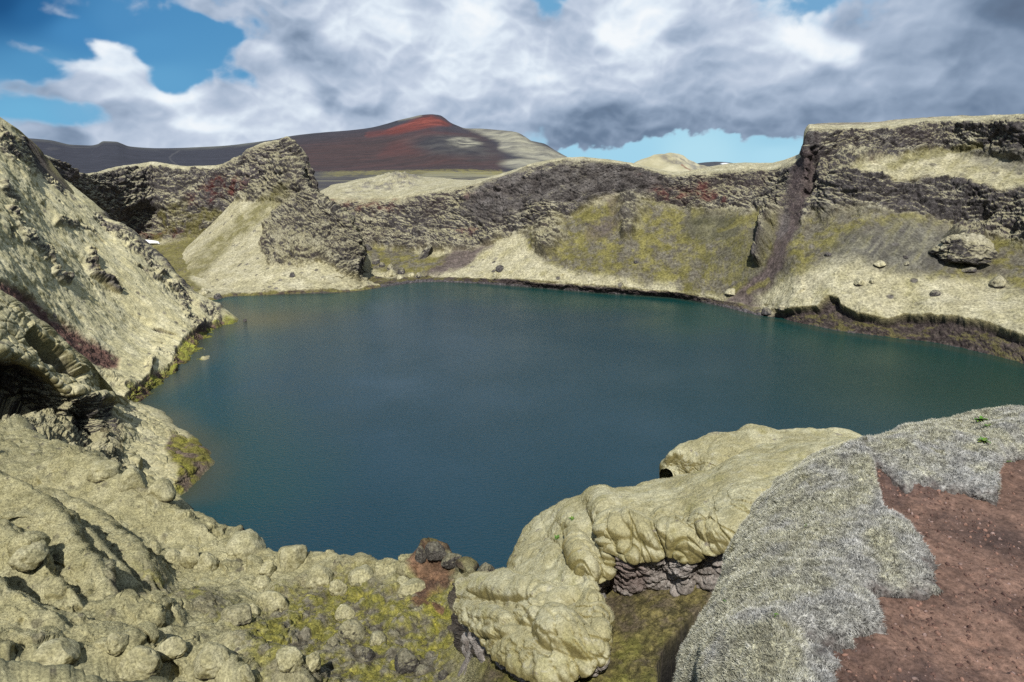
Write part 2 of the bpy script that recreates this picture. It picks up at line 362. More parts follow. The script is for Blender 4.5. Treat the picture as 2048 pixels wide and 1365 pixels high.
# ------------------------------------------------------------------ lake
def water_material():
    m = bpy.data.materials.new("lake_water"); m.use_nodes = True; nt = m.node_tree; N = nt.nodes; L = nt.links
    b = N["Principled BSDF"]; b.inputs["Roughness"].default_value = .10; b.inputs["IOR"].default_value = 1.333
    b.inputs["Base Color"].default_value = (.006, .040, .052, 1)
    tc = N.new("ShaderNodeTexCoord"); mp = N.new("ShaderNodeMapping"); mp.inputs["Scale"].default_value = (1.0, 2.0, 1)
    mp.inputs["Rotation"].default_value = (0, 0, radians(-25))
    n1 = N.new("ShaderNodeTexNoise"); n1.inputs["Scale"].default_value = 2.1; n1.inputs["Detail"].default_value = 4; n1.inputs["Roughness"].default_value = .6
    n2 = N.new("ShaderNodeTexNoise"); n2.inputs["Scale"].default_value = .05; n2.inputs["Detail"].default_value = 3
    L.new(tc.outputs["Object"], mp.inputs[0]); L.new(mp.outputs[0], n1.inputs["Vector"]); L.new(tc.outputs["Object"], n2.inputs["Vector"])
    bp = N.new("ShaderNodeBump"); bp.inputs["Strength"].default_value = .9; bp.inputs["Distance"].default_value = .13
    mu = N.new("ShaderNodeMath"); mu.operation = 'MULTIPLY'
    r = N.new("ShaderNodeMapRange"); r.inputs["From Min"].default_value = .3; r.inputs["From Max"].default_value = .7; r.inputs["To Min"].default_value = .4; r.inputs["To Max"].default_value = 1.2
    L.new(n2.outputs["Fac"], r.inputs["Value"]); L.new(n1.outputs["Fac"], mu.inputs[0]); L.new(r.outputs[0], mu.inputs[1])
    L.new(mu.outputs[0], bp.inputs["Height"]); L.new(bp.outputs[0], b.inputs["Normal"])
    at = N.new("ShaderNodeAttribute"); at.attribute_name = "albedo"; L.new(at.outputs["Color"], b.inputs["Base Color"])
    return m
LEFT_SHORE = [(424,609),(444,620),(475,645),(410,686),(396,723),(342,761),(301,788),(275,810),(316,837),(342,857),(387,882),(410,902),(406,940),(368,979)]
FAR_SHORE = [(444,594),(495,592),(598,588),(650,586),(701,584),(759,576),(814,567),(858,563),(957,567),(1077,576),(1197,586),(1348,596),(1444,613),(1502,632),(1604,650),(1639,660),(1756,677),(1873,691),(1971,712),(2048,732),(2250,790),(2600,890)]
def build_lake():
    xs = np.linspace(-130, 170, 260); ys = np.linspace(10, 215, 200)
    X, Y = np.meshgrid(xs, ys); p = np.stack([X, Y, 0*X], -1)
    shore = np.array([Pz(u, v, 0)[:2] for u, v in LEFT_SHORE]); far = np.array([Pz(u, v, 0)[:2] for u, v in FAR_SHORE])
    def dist(pl):
        best = np.full(X.shape, 1e9)
        for a, b in zip(pl[:-1], pl[1:]):
            ab = b - a; t = np.clip(((X - a[0])*ab[0] + (Y - a[1])*ab[1])/(ab@ab), 0, 1)
            best = np.minimum(best, np.hypot(X - a[0] - t*ab[0], Y - a[1] - t*ab[1]))
        return best
    dl, df = dist(shore), dist(far)
    n = fbm(p.astype(f32), 18, 3, .5, 2)
    deep = C(.001, .030, .048); green = C(.006, .044, .036); shallow = C(.045, .050, .030)
    c = mix(deep, green, ss(34, 4, df + n*10)*.8)
    c = mix(c, green, ss(18, 2, dl + n*6)*.5)
    c = mix(c, shallow, ss(5.5, .5, dl + n*3)*.8); c = mix(c, shallow, ss(2.5, .3, df + n)*.5)
    kr = Pz(1950, 790, 0); c = mix(c, C(.004, .030, .020), np.exp(-(((X - kr[0])/30)**2 + ((Y - kr[1])/24)**2))*.9)
    k = Pz(520, 640, 0); c = mix(c, shallow*1.1, np.exp(-(((X - k[0])/11)**2 + ((Y - k[1])/10)**2)))
    ob = grid_mesh("lake", p, c, None, water_material())
    return ob
build_lake()
# ------------------------------------------------------------------ far crater wall, from the peninsula round to the right
def from_table(tab):
    cols = [r[0] for r in tab]; R = len(tab[0]) - 1
    g = np.zeros((R, len(tab), 3))
    for j, row in enumerate(tab):
        for i in range(R):
            v, Y = row[i+1][:2]; u = row[0] if len(row[i+1]) < 3 else row[i+1][2]
            g[i, j] = Pz(u, v, 0) if Y is None else P(u, v, Y)
    return g
WALL = [ # u: back of rim, crest, lip, cliff, cliff, cliff base, talus, bank lip, shore
 (600,(402,262),(402,240),(404,228),(430,222),(465,216),(500,208),(530,195),(560,180),(580,None)),
 (660,(372,300),(383,255),(396,226),(430,220),(465,214),(495,208),(528,194),(560,181),(579,None)),
 (700,(364,300),(378,255),(396,226),(430,219),(465,213),(490,208),(525,192),(558,181),(577,None)),
 (770,(352,300),(375,250),(397,222),(430,216),(470,210),(498,205),(520,195),(555,182),(573,None)),
 (850,(354,290),(368,245),(386,217),(425,211),(465,204),(500,197),(525,189),(551,181),(564,None)),
 (930,(360,265),(366,235),(372,211),(410,205),(450,200),(500,192),(530,184),(556,177),(566,None)),
 (1010,(347,235),(346,220),(349,206),(390,200),(430,195),(475,189),(515,181),(556,172),(571,None)),
 (1080,(325,225),(324,209),(327,200),(370,195),(410,190),(450,186),(510,176),(562,167),(576,None)),
 (1150,(316,220),(314.5,205),(317,196),(350,191),(385,188),(425,184),(500,173),(568,163),(582,None)),
 (1230,(324,220),(321,203),(325,192),(345,189),(365,187),(395,184),(490,170),(574,159),(588,None)),
 (1300,(342,220),(335,200),(339,188),(355,185),(375,183),(400,180),(490,167),(580,156),(592,None)),
 (1350,(352,218),(345,198),(350,186),(365,183),(385,181),(410,178),(500,164),(584,153),(596,None)),
 (1420,(338,215),(334,195),(344,182),(365,179),(390,175),(418,171),(505,158),(595,148),(608,None)),
 (1480,(328,212),(326,192),(336,180),(360,175),(385,171),(420,166),(510,152),(607,143),(622,None)),
 (1540,(331,208),(327,188),(337,174),(365,169),(390,165),(425,160),(530,145),(622,137),(637,None)),
 (1590,(318,195),(312,178),(322,165),(355,160),(385,157),(430,152),(540,137),(632,130),(647,None)),
 (1604,(310,192),(302,174),(310,162),(350,158),(385,155),(430,150),(540,136),(632,129),(650,None)),
 (1609,(275,192),(268,172),(276,161),(345,157),(375,155),(428,150),(540,136),(628,129),(651,None)),
 (1622,(256,195),(250,174),(256,160),(330,157),(360,155),(425,150),(540,135),(624,129),(654,None)),
 (1680,(250,220),(248,182),(263,162),(305,158),(348,150),(418,145),(535,132),(618,125),(666,None)),
 (1750,(250,215),(245,185),(262,161),(300,157),(350,147),(414,142),(530,129),(640,120),(675,None)),
 (1800,(247,215),(240,188),(254,161),(300,156),(348,147),(416,142),(530,128),(641,119),(682,None)),
 (1880,(245,210),(235,180),(243,160),(302,155),(352,145),(440,139),(535,126),(641,115),(692,None)),
 (1950,(243,205),(233,175),(241,154),(312,150),(368,140),(458,136),(555,123),(652,111),(708,None)),
 (2048,(242,200),(231,168),(235,146),(322,143),(382,133),(475,128),(580,115),(680,104),(734,None)),
 (2250,(240,190),(229,155),(233,132),(338,128),(410,118),(510,113),(620,101),(740,91),(790,None)),
 (2600,(238,170),(226,140),(230,116),(350,111),(440,103),(555,98),(700,86),(838,74),(890,None)),
]
def rocky(p, lam, seed):
    """lava relief, about -1..1: lumps and ledges with sharp clefts between"""
    w = p + np.stack([fbm(p, lam, 2, .5, seed+.1), fbm(p, lam, 2, .5, seed+.2), fbm(p, lam, 2, .5, seed+.3)], -1)*lam*.35
    q = w*np.array([.85, .85, 1.9], f32)
    f1, f2, i = worley(q, lam*.5, seed)
    g1, g2, j = worley(q, lam*.18, seed+1)
    a = fbm(p, lam, 6, .58, seed+2, ridged=True)
    lump = (1 - f1*f1*1.1) + (i - .5)*.8
    lump2 = (1 - g1*g1*1.1) + (j - .5)*.7
    band = perlin((w*np.array([.25, .25, 2.2], f32)/lam).astype(f32))
    return (a*.62 + band*.45 + (lump - .4)*.30 + (lump2 - .4)*.20 - ss(.12, 0, f2 - f1)*.22 - ss(.12, 0, g2 - g1)*.10).astype(f32)
def build_wall():
    g = from_table(WALL)
    # outer flank falling away behind the crest, and the bed under the water
    drop = g[0]*np.array([1, 1, 0]) * ((g[0][:, 1:2] + 60)/g[0][:, 1:2]) + np.array([0, 0, 1])*(g[0][:, 2:3] - 22); low = g[-1] + np.array([-2, -9, -4]); low[-4:, 0] -= 4
    g = np.concatenate([drop[None], g, low[None]], 0)
    ext = [g[:, -1:] + np.array(q_) for q_ in ([1, -28, 0], [-6, -60, 0], [-22, -95, 0])]; g = np.concatenate([g] + ext, 1)
    us = [r[0] for r in WALL]
    cdiv = [max(6, min(90, int(abs(b - a)*.85))) for a, b in zip(us[:-1], us[1:])]; cdiv[-1] = 60; cdiv[-2] = 70; cdiv += [30, 24, 20]
    s = loft(g, [6, 14, 16, 46, 44, 50, 60, 56, 30, 4], cdiv)
    p, uv, t = s.p, s.uv, s.t     # t: 0 drop,1 back,2 crest,3 lip,4,5,6 base,7 talus,8 bank lip,9 shore
    n0 = smoothgrid(normals(p), 6); n0 *= np.sign(n0[..., 1:2].mean())*-1
    wn_ = fbm(p, 9, 6, .68, 3)[..., None]*26; uvw = uv + np.concatenate([wn_, fbm(p, 9, 6, .68, 5)[..., None]*19], -1); uvf = uv + np.stack([fbm(p, 3, 4, .65, 48)*9, fbm(p, 3, 4, .65, 49)*7], -1)
    u, v = uv[..., 0], uv[..., 1]
    # masks
    cliff = ss(3.03, 3.22, t + fbm(p, 3, 3, .6, 9)*.1 + .16*ss(1590, 1620, u))*ss(6.25, 5.85, t + fbm(p, 7, 3, .5, 8)*.45)
    bench = poly(uvw, [(1700,345),(1715,322),(1800,318),(1900,300),(2048,318),(2200,330),(2600,345),(2600,420),(2250,400),(2048,378),(1990,385),(1900,350),(1850,352),(1800,362),(1750,352)], 7)
    cliff = np.clip(cliff*(1 - bench*.95), 0, 1)
    # rock spurs running down over the talus
    dyke = seg(uvw, [(1545,425),(1530,450),(1526,490),(1514,530)], [12,14,10,5])
    nose = seg(uvw, [(1085,430),(1100,470),(1095,500)], [28,26,14])
    nose2 = seg(uvw, [(1262,410),(1258,440),(1252,470)], [24,22,10])
    right_rock = poly(uvw, [(1780,425),(1860,430),(1900,440),(1925,470),(1975,470),(2048,490),(2300,530),(2300,400),(1900,380)], 6)
    outcrop = poly(uv, [(1888,478),(1905,462),(1950,455),(1975,478),(1970,505),(1930,520),(1898,520)], 6)
    cove = poly(uvw, [(700,480),(740,500),(800,520),(900,500),(950,480),(900,440),(700,440)], 8)
    extra = np.clip(np.maximum.reduce([dyke, nose*.9, nose2*.9, right_rock, outcrop]), 0, 1)
    rock = np.clip(np.maximum(cliff, extra), 0, 1)
    lowmoss = poly(uvw, [(1515,640),(1515,600),(1560,568),(1640,528),(1720,515),(1800,550),(1900,560),(1990,560),(2048,590),(2600,720),(2600,960),(2048,740)], 20)
    lips = poly(uvf, [(1400,632),(1520,632),(1600,622),(1640,622),(1660,600),(1675,600),(1680,616),(1712,632),(1775,645),(1810,638),(1912,641),(2013,664),(2048,682),(2250,740),(2600,840),(2600,500),(1400,500)], 4)
    bankR = ss(1500, 1560, u)*(1 - lips)*ss(7.0, 7.2, t)
    bankL = ss(8.0, 8.25, t + fbm(p, 4, 3, .5, 12)*.25)*(1 - ss(1480, 1560, u))
    bank = np.clip(bankL + bankR, 0, 1)
    # relief
    big = rocky(p, 14, 1.0); mid = rocky(p, 5, 2.0); sm = fbm(p, 1.6, 4, .6, 4)
    soft = fbm(p, 12, 4, .5, 6)*.9 + fbm(p, 2.5, 4, .55, 7)*.28
    l1, l2, li = worley(p, 1.7, 9); lumpm = ss(.05, .35, fbm(p, 9, 3, .5, 14))
    soft += (1 - l1*l1)*.30*lumpm*np.clip(li*2 - .8, 0, 1)
    amp = rock*(ss(3.0, 3.9, t) + (ss(3.0, 3.3, t) - ss(3.0, 3.9, t))*ss(1580, 1625, u))*(1 - .55*np.exp(-((u - 1615)/32)**2))*(1 - .8*poly(uvf, [(1600,315),(1636,315),(1628,360),(1606,420),(1592,470),(1548,500),(1575,370)], 6))
    d = amp*(big*1.9 + mid*.8 + sm*.5 + rocky(p, 34, 1.7)*2.6) + (1 - amp)*soft*ss(9.05, 8.0, t)
    d += bank*(mid*.45 + fbm(p, 1.2, 4, .6, 15)*.35)*ss(9.3, 8.8, t)
    d += dyke*2.4 + nose*1.6 + nose2*1.6 + outcrop*3.0 + right_rock*.8*ss(5.9, 6.2, t)
    # moss cover ends in a lip standing proud of the dark bank
    d += lips*ss(1500, 1560, u)*ss(7.2, 7.8, t)*1.0 - bankR*1.1*ss(9.3, 8.9, t)
    # gully beside the plateau corner
    gully = seg(uvw, [(1628,300),(1622,350),(1612,390)], [7,9,7]); d -= gully*2.0
    keep = ss(.0, 1.6, t)
    d = np.where(t < 2.9, fbm(p, 6, 4, .5, 20)*.35*keep, d)
    d *= ss(-.1, .3, t)
    d = np.where((t > 1.3) & (t < 2.99), d + ell(uv, 800, 360, 34, 13, 0, .8)*(1.8 + rocky(p, 5, 60)*1.6) + ell(uv, 745, 368, 55, 11, 0, .8)*(1.2 + rocky(p, 5, 61)*.5), d)
    p = p + n0*d[..., None]
    p[..., 2] += (ss(3.5, 2.7, t)*ss(1.9, 2.6, t)*fbm(p, 3.5, 4, .6, 21)*.5)
    n = normals(p); n *= np.sign((n*n0).sum(-1).mean())
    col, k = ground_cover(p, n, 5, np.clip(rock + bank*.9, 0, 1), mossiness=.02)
    # colour of the lava: reddish cinders here and there
    a = fbm(p, 3, 4, .6, 30); b = fbm(p, 8, 4, .6, 31)
    red = np.clip(np.maximum.reduce([seg(uvw, [(1240,352),(1290,368),(1350,388),(1440,400)], [4,13,16,6]), seg(uvw, [(1400,380),(1440,398)], 12), ell(uvw, 955, 397, 20, 10), ell(uvw, 1010, 385, 28, 16)*.7,
        ell(uvw, 930, 462, 30, 9), seg(uvw, [(655,405),(720,412),(790,412)], 12)*.8, ell(uvw, 1820, 465, 16, 14)*.9, ell(uvw, 1755, 325, 16, 12)*.4]), 0, 1)
    rr = mix(REDR*.55, REDR*1.1, ss(-.3, .5, a))
    col = mix(col, rr, red*ss(-.25, .35, a + b*.5)*.6)
    # upper part of the mid cliff is grey-brown clinker, only little moss
    clink = poly(uvw, [(950,370),(1060,338),(1180,322),(1300,345),(1340,372),(1250,400),(1180,410),(1060,430),(980,450),(930,430)], 14)
    cl = mix(C(.07,.062,.061), C(.17,.157,.153), ss(-.35, .45, a)); col = mix(col, cl, clink*ss(.95, .5, fbm(p, 4, 3, .6, 33) + .35)*.9*cliff)
    # talus covers
    tal = (1 - np.clip(rock, 0, 1))*ss(5.4, 6.2, t)*(1 - bank)
    sl_ = ss(1400, 1600, u)*.9; st = np.stack([u + v*sl_, v*.22 - u*.1*sl_, 0*u], -1)
    str_ = fbm(st.astype(f32), 18, 5, .65, 35); pat = fbm(p, 5, 5, .65, 36)
    pf = fbm(p, 1.1, 4, .7, 50); yy = mix(OLIVE, YEL*1.1, ss(-.3, .35, pat*.9 + str_*.4 + pf*.6)); yy = mix(yy, mix(C(.075,.066,.06), C(.15,.14,.12), ss(-.3, .3, pf)), ss(-.22, .22, fbm(p, 4, 6, .72, 37) - str_*.3)*.85)
    yzone = poly(uvw, [(1040,470),(1090,440),(1140,420),(1230,400),(1300,395),(1380,410),(1500,410),(1560,430),(1600,440),(1620,420),(1760,410),(1880,430),(2048,480),(2600,560),(2600,640),(2048,600),(1960,570),(1800,560),(1700,520),(1560,570),(1500,600),(1350,585),(1240,565),(1150,550),(1080,520)], 12)
    yzone = np.maximum(yzone, poly(uvw, [(722,490),(760,478),(800,490),(850,515),(900,508),(890,530),(860,552),(800,556),(740,540)], 6))
    col = mix(col, yy, tal*yzone*.96)
    dk = np.maximum(ell(uvw, 1425, 455, 60, 32), poly(uvw, [(1500,450),(1560,440),(1545,560),(1470,580),(1400,520)], 25)*.5)
    col = mix(col, mix(C(.055,.055,.03), C(.12,.115,.075), ss(-.4, .4, pat)), tal*dk*.8)
    gr = poly(uvw, [(1700,470),(1830,440),(1900,450),(1890,540),(1780,560),(1680,540),(1620,560)], 22)
    gcol = mix(C(.085,.082,.075), C(.19,.185,.15), ss(-.3, .4, str_ + pat*.6)); gcol = mix(gcol, YEL, ss(.1, .5, str_)*.6)
    col = mix(col, gcol, tal*gr*.85)
    pale = np.maximum(poly(uvw, [(870,560),(905,535),(950,505),(1000,480),(1035,478),(1070,512),(1110,545),(1200,556),(1350,575),(1350,600),(1100,575)], 18), lowmoss)
    m = mix(MOSS, MOSSL, ss(-.4, .4, pat)); m = mix(m, YEL*1.3, ss(.0, .5, fbm(p, 5, 5, .65, 38))*.5); m = mix(m, MOSSD, ss(.5, .25, n[..., 2])*.7)
    m = mix(m, C(.13,.12,.10), ss(.18, .42, fbm(p, 2.0, 5, .7, 51))*.55)
    w1, w2, wi = worley(p, 2.1, 52); stn = ss(.38, .26, w1)*np.clip(wi*7 - 5.4, 0, 1)*ss(-.3, .2, fbm(p, 9, 3, .5, 53)); m = mix(m, mix(ROCKD*.7, ROCK, ss(-.3, .3, pf)), stn*.9)
    yy2 = mix(m*0 + C(.06,.054,.05), C(.16,.15,.14), ss(-.3, .3, pf)); col = mix(col, yy2, tal*stn*.8); col = mix(col, m, tal*pale*.93)
    mossy = m
    col = mix(col, m, tal*seg(uvw, [(1000,430),(1090,430),(1110,450)], 12)*.6)
    patch = np.maximum(np.maximum(ell(uvw, 1085, 432, 32, 16), ell(uvw, 885, 472, 22, 14)), ell(uvw, 915, 442, 30, 9))
    col = mix(col, m, patch*ss(.25, .6, n[..., 2] + a*.3)*.85)
    sc = np.maximum.reduce([poly(uvw, [(1600,300),(1632,300),(1628,360),(1606,420),(1592,470),(1580,520),(1545,580),(1510,632),(1440,612),(1470,590),(1530,540),(1548,500),(1552,440),(1580,370)], 7),
        poly(uvw, [(905,500),(960,470),(1010,465),(985,490),(930,530),(880,552),(855,552)], 7), seg(uvw, [(1350,470),(1500,560)], 10)*.0, seg(uvw, [(1185,470),(1240,440),(1225,400)], 14)*.6])
    scc = mix(C(.058,.045,.046), C(.13,.102,.10), ss(-.4, .4, fbm(p, 1.2, 4, .7, 39)))
    scc = mix(scc, mix(C(.12,.11,.11), scc, .3), ell(uvw, 1560, 440, 16, 40))
    col = mix(col, scc, sc*np.clip(tal + ss(1540, 1590, u), 0, 1)*.92*(1 - dyke*.8)*(1 - lowmoss*.9))
    col = mix(col, YEL, seg(uvw, [(1500,590),(1540,560)], 5)*tal*.8); col = mix(col, YEL, seg(uvw, [(1440,460),(1510,430)], 5)*tal*.7)
    # bench moss
    col = mix(col, mix(m, YEL*.9, ss(-.1, .5, str_)*.6), bench*ss(.2, .5, n[..., 2] + .2)*.9)
    scr = poly(uvw, [(1900,300),(2048,290),(2600,300),(2600,360),(2048,350),(1960,330)], 12); col = mix(col, gcol, scr*.7)
    col = mix(col, mix(YEL, OLIVE, ss(-.3, .4, pat)), seg(uvw, [(1780,335),(1900,300),(1960,290)], 7)*.6)
    # bank at the water: cinders with olive cushions, grey gravel at the edge
    bk = mix(C(.034,.027,.027), C(.085,.065,.064), ss(-.4, .4, fbm(p, .9, 4, .7, 40)))
    bk = mix(bk, mix(OLIVE*1.1, YEL*.75, ss(-.3, .5, pat)), ss(-.12, .25, fbm(p, 2.2, 4, .6, 41) + (n[..., 2] - .7)*.6)*.75)
    col = mix(col, bk, bank*.93)
    grav = ss(8.72, 8.85, t + fbm(p, 1.5, 3, .6, 42)*.12); col = mix(col, mix(C(.05,.047,.05), C(.17,.155,.16), ss(-.3, .5, fbm(p, .5, 3, .8, 43))), grav)
    col = col*(1 - ss(9.0, 9.25, t)*.5)[..., None]
    # outer flank and rim crest: pale moss
    out = ss(3.12, 2.95, t); mo = mix(MOSS*.95, MOSSL, ss(-.3, .4, fbm(p, 4, 4, .6, 45)))
    mo = mix(mo, C(.16,.15,.11), ss(.1, .5, fbm(p*np.array([.3, 1, 1], f32), 4, 4, .6, 46))*.5)
    rk = np.clip(ell(uvw, 812, 362, 26, 12) + seg(uvw, [(690,384),(730,378),(790,376)], 3)*.8, 0, 1)
    mo = mix(mo, mix(ROCKD, ROCK*1.2, ss(-.3, .3, a)), rk*ss(-.2, .15, a)*.9)
    mo = mix(mo, mix(C(.12,.10,.085), C(.22,.20,.15), ss(-.3, .3, a)), ss(1600, 1640, u)*ss(-.35, .25, fbm(p*np.array([.25, 1, 1], f32), 3, 4, .6, 47))*ss(2.7, 2.2, t)*.9)
    col = mix(col, mo, out)
    return grid_mesh("crater_wall", p, col*.92, np.clip(rock*1.0 + bank*.6 + .1, 0, 1)*(1 - out), M_far), p
wall_ob, wall_p = build_wall()
print("wall", time.time() - T0)
# ------------------------------------------------------------------ far left crater wall with its cove
def ravel_grid(rows):
    R = len(rows); Cn = len(rows[0]); g = np.zeros((R, Cn, 3))
    for i, r in enumerate(rows):
        for j, q in enumerate(r):
            g[i, j] = Pz(q[0], q[1], 0) if q[2] is None else P(*q)
    return g
BACK = [ # u: back, crest, lip, cliff, base, floor, floor, shore
 (-60,(310,150),(300,140),(306,137),(360,134),(420,131),(470,128),(520,124),(560,120)),
 (10,(312,165),(302,155),(307,151),(360,147),(430,143),(480,140),(520,136),(560,130)),
 (69,(315,178),(307,166),(313,162),(365,157),(430,152),(480,150),(530,144),(570,138)),
 (109,(326,192),(318,180),(324,176),(375,170),(435,165),(490,162),(535,152),(575,142)),
 (146,(350,205),(342,193),(349,189),(390,183),(445,178),(500,172),(540,160),(580,146)),
 (178,(356,220),(348,208),(356,204),(400,198),(455,192),(505,182),(545,166),(585,150)),
 (237,(341,245),(333,228),(343,223),(400,216),(468,209),(512,196),(548,174),(592,154)),
 (307,(332,262),(324,243),(340,236),(405,228),(480,220),(515,200),(550,178),(600,155)),
 (376,(341,262),(333,243),(345,237),(405,229),(478,220),(515,200),(550,178),(603,154)),
 (441,(337,258),(330,240),(340,234),(395,227),(465,219),(510,200),(550,178),(598,None)),
 (478,(322,254),(315,237),(326,232),(385,225),(450,218),(500,200),(550,178),(593,None)),
 (500,(305,250),(298,233),(312,228),(375,222),(440,216),(495,200),(550,178),(592,None)),
 (526,(293,246),(286,229),(300,225),(365,220),(430,215),(490,200),(550,178),(591,None)),
 (552,(290,243),(283,226),(294,222),(350,217),(415,213),(485,200),(550,178),(590,None)),
 (574,(284,240),(276,222),(284,217),(340,213),(400,210),(480,200),(550,178),(589,None)),
 (592,(300,240),(290,220),(298,215),(345,212),(400,209),(480,200),(550,178),(588,None)),
 (610,(316,240),(306,218),(312,214),(360,211),(405,208),(480,200),(550,178),(587,None)),
 (622,(350,238),(340,217),(345,213),(375,210),(410,207),(480,200),(550,178),(587,None)),
 (632,(392,236),(384,216),(388,212),(400,209),(420,206),(480,200),(550,178),(587,None)),
 (660,(420,234),(412,215),(416,211),(430,208),(450,205),(490,200),(550,178),(586,None)),
]
def build_back():
    g = from_table(BACK)
    drop = g[0]*((g[0][:, 1:2] + 50)/g[0][:, 1:2]); drop[:, 2] = g[0][:, 2] - 20
    g = np.concatenate([drop[None], g], 0); g[-1, :, 2] -= .3
    us = [r[0] for r in BACK]
    cdiv = [max(8, int(abs(b - a)*.9)) for a, b in zip(us[:-1], us[1:])]
    s = loft(g, [5, 8, 14, 50, 60, 36, 30, 30], cdiv); p, uv, t = s.p, s.uv, s.t   # t: crest 2, lip 3, cliff 4, base 5, floor 6 7, shore 8
    n0 = smoothgrid(normals(p), 6); n0 *= -np.sign(n0[..., 1:2].mean())
    uvw = uv + np.stack([fbm(p, 9, 4, .6, 3)*12, fbm(p, 9, 4, .6, 5)*8], -1); u, v = uv[..., 0], uv[..., 1]
    rock = ss(2.5, 3.1, t)*ss(5.3, 4.9, t + fbm(p, 8, 3, .5, 8)*.4)
    crag = poly(uv, [(440,335),(495,300),(540,286),(575,276),(600,300),(625,340),(640,400),(560,420),(500,360)], 8)
    rock = np.maximum(rock, crag*ss(1.5, 2.1, t)*.95)
    d = rock*(rocky(p, 14, 51)*2.4 + rocky(p, 5, 52)*1.0 + fbm(p, 1.6, 4, .6, 53)*.4) + (1 - rock)*(fbm(p, 10, 4, .5, 54)*.8 + fbm(p, 2.5, 4, .6, 55)*.3)
    d = np.where(t < 3, d*.55, d); d *= ss(-.1, .5, t)
    # deep shadowed hollow low in the wall
    d -= ell(uvw, 290, 440, 45, 26)*3.0
    p = p + n0*d[..., None]; n = normals(p); n *= np.sign((n*n0).sum(-1).mean())
    col, k = ground_cover(p, n, 5, rock, mossiness=-.04, seed=50)
    a = fbm(p, 3, 4, .6, 60); pat = fbm(p, 5, 5, .65, 61)
    red = np.maximum.reduce([ell(uvw, 455, 372, 52, 20, -10), ell(uvw, 500, 395, 30, 18), ell(uvw, 250, 462, 55, 14, 15), ell(uvw, 400, 400, 30, 14)*.8, ell(uvw, 330, 470, 40, 12)])
    col = mix(col, mix(REDR*.35, REDR*.85, ss(-.3, .5, a)), red*ss(-.3, .3, a + pat*.5)*.85)
    olive = np.maximum(poly(uvw, [(310,420),(370,405),(450,420),(520,410),(500,440),(420,480),(350,500),(300,490)], 10)*ss(-.2, .2, pat)*.9,
        poly(uvw, [(290,490),(360,485),(420,455),(500,405),(560,380),(520,440),(420,520),(380,560),(440,600),(300,600)], 6))
    oc = mix(OLIVE, YEL, ss(-.3, .4, pat + a*.4)); oc = mix(oc, C(.12,.10,.08), ss(.05, .4, fbm(p, 1.8, 4, .7, 62))*.8)
    col = mix(col, oc, olive*.9)
    gx = ell(uvw, 530, 330, 60, 26, -35); col = mix(col, mix(C(.07,.06,.065), C(.14,.125,.13), ss(-.4, .4, a)), gx*ss(.9, .5, n[..., 2] + a*.2)*.7)
    bank = ss(7.7, 7.9, t + fbm(p, 4, 3, .5, 64)*.2)
    bk = mix(C(.05,.04,.036), OLIVE*1.2, ss(-.2, .3, fbm(p, 2, 4, .6, 65))); col = mix(col, bk, bank*.9)
    mo = mix(MOSS, MOSSL, ss(-.3, .4, fbm(p, 4, 4, .6, 66))); col = mix(col, mo, ss(3.0, 2.6, t)*(1 - crag*.9))
    grid_mesh("crater_wall", p, col*.92, rock, M_far)
    return p
back_p = build_back()
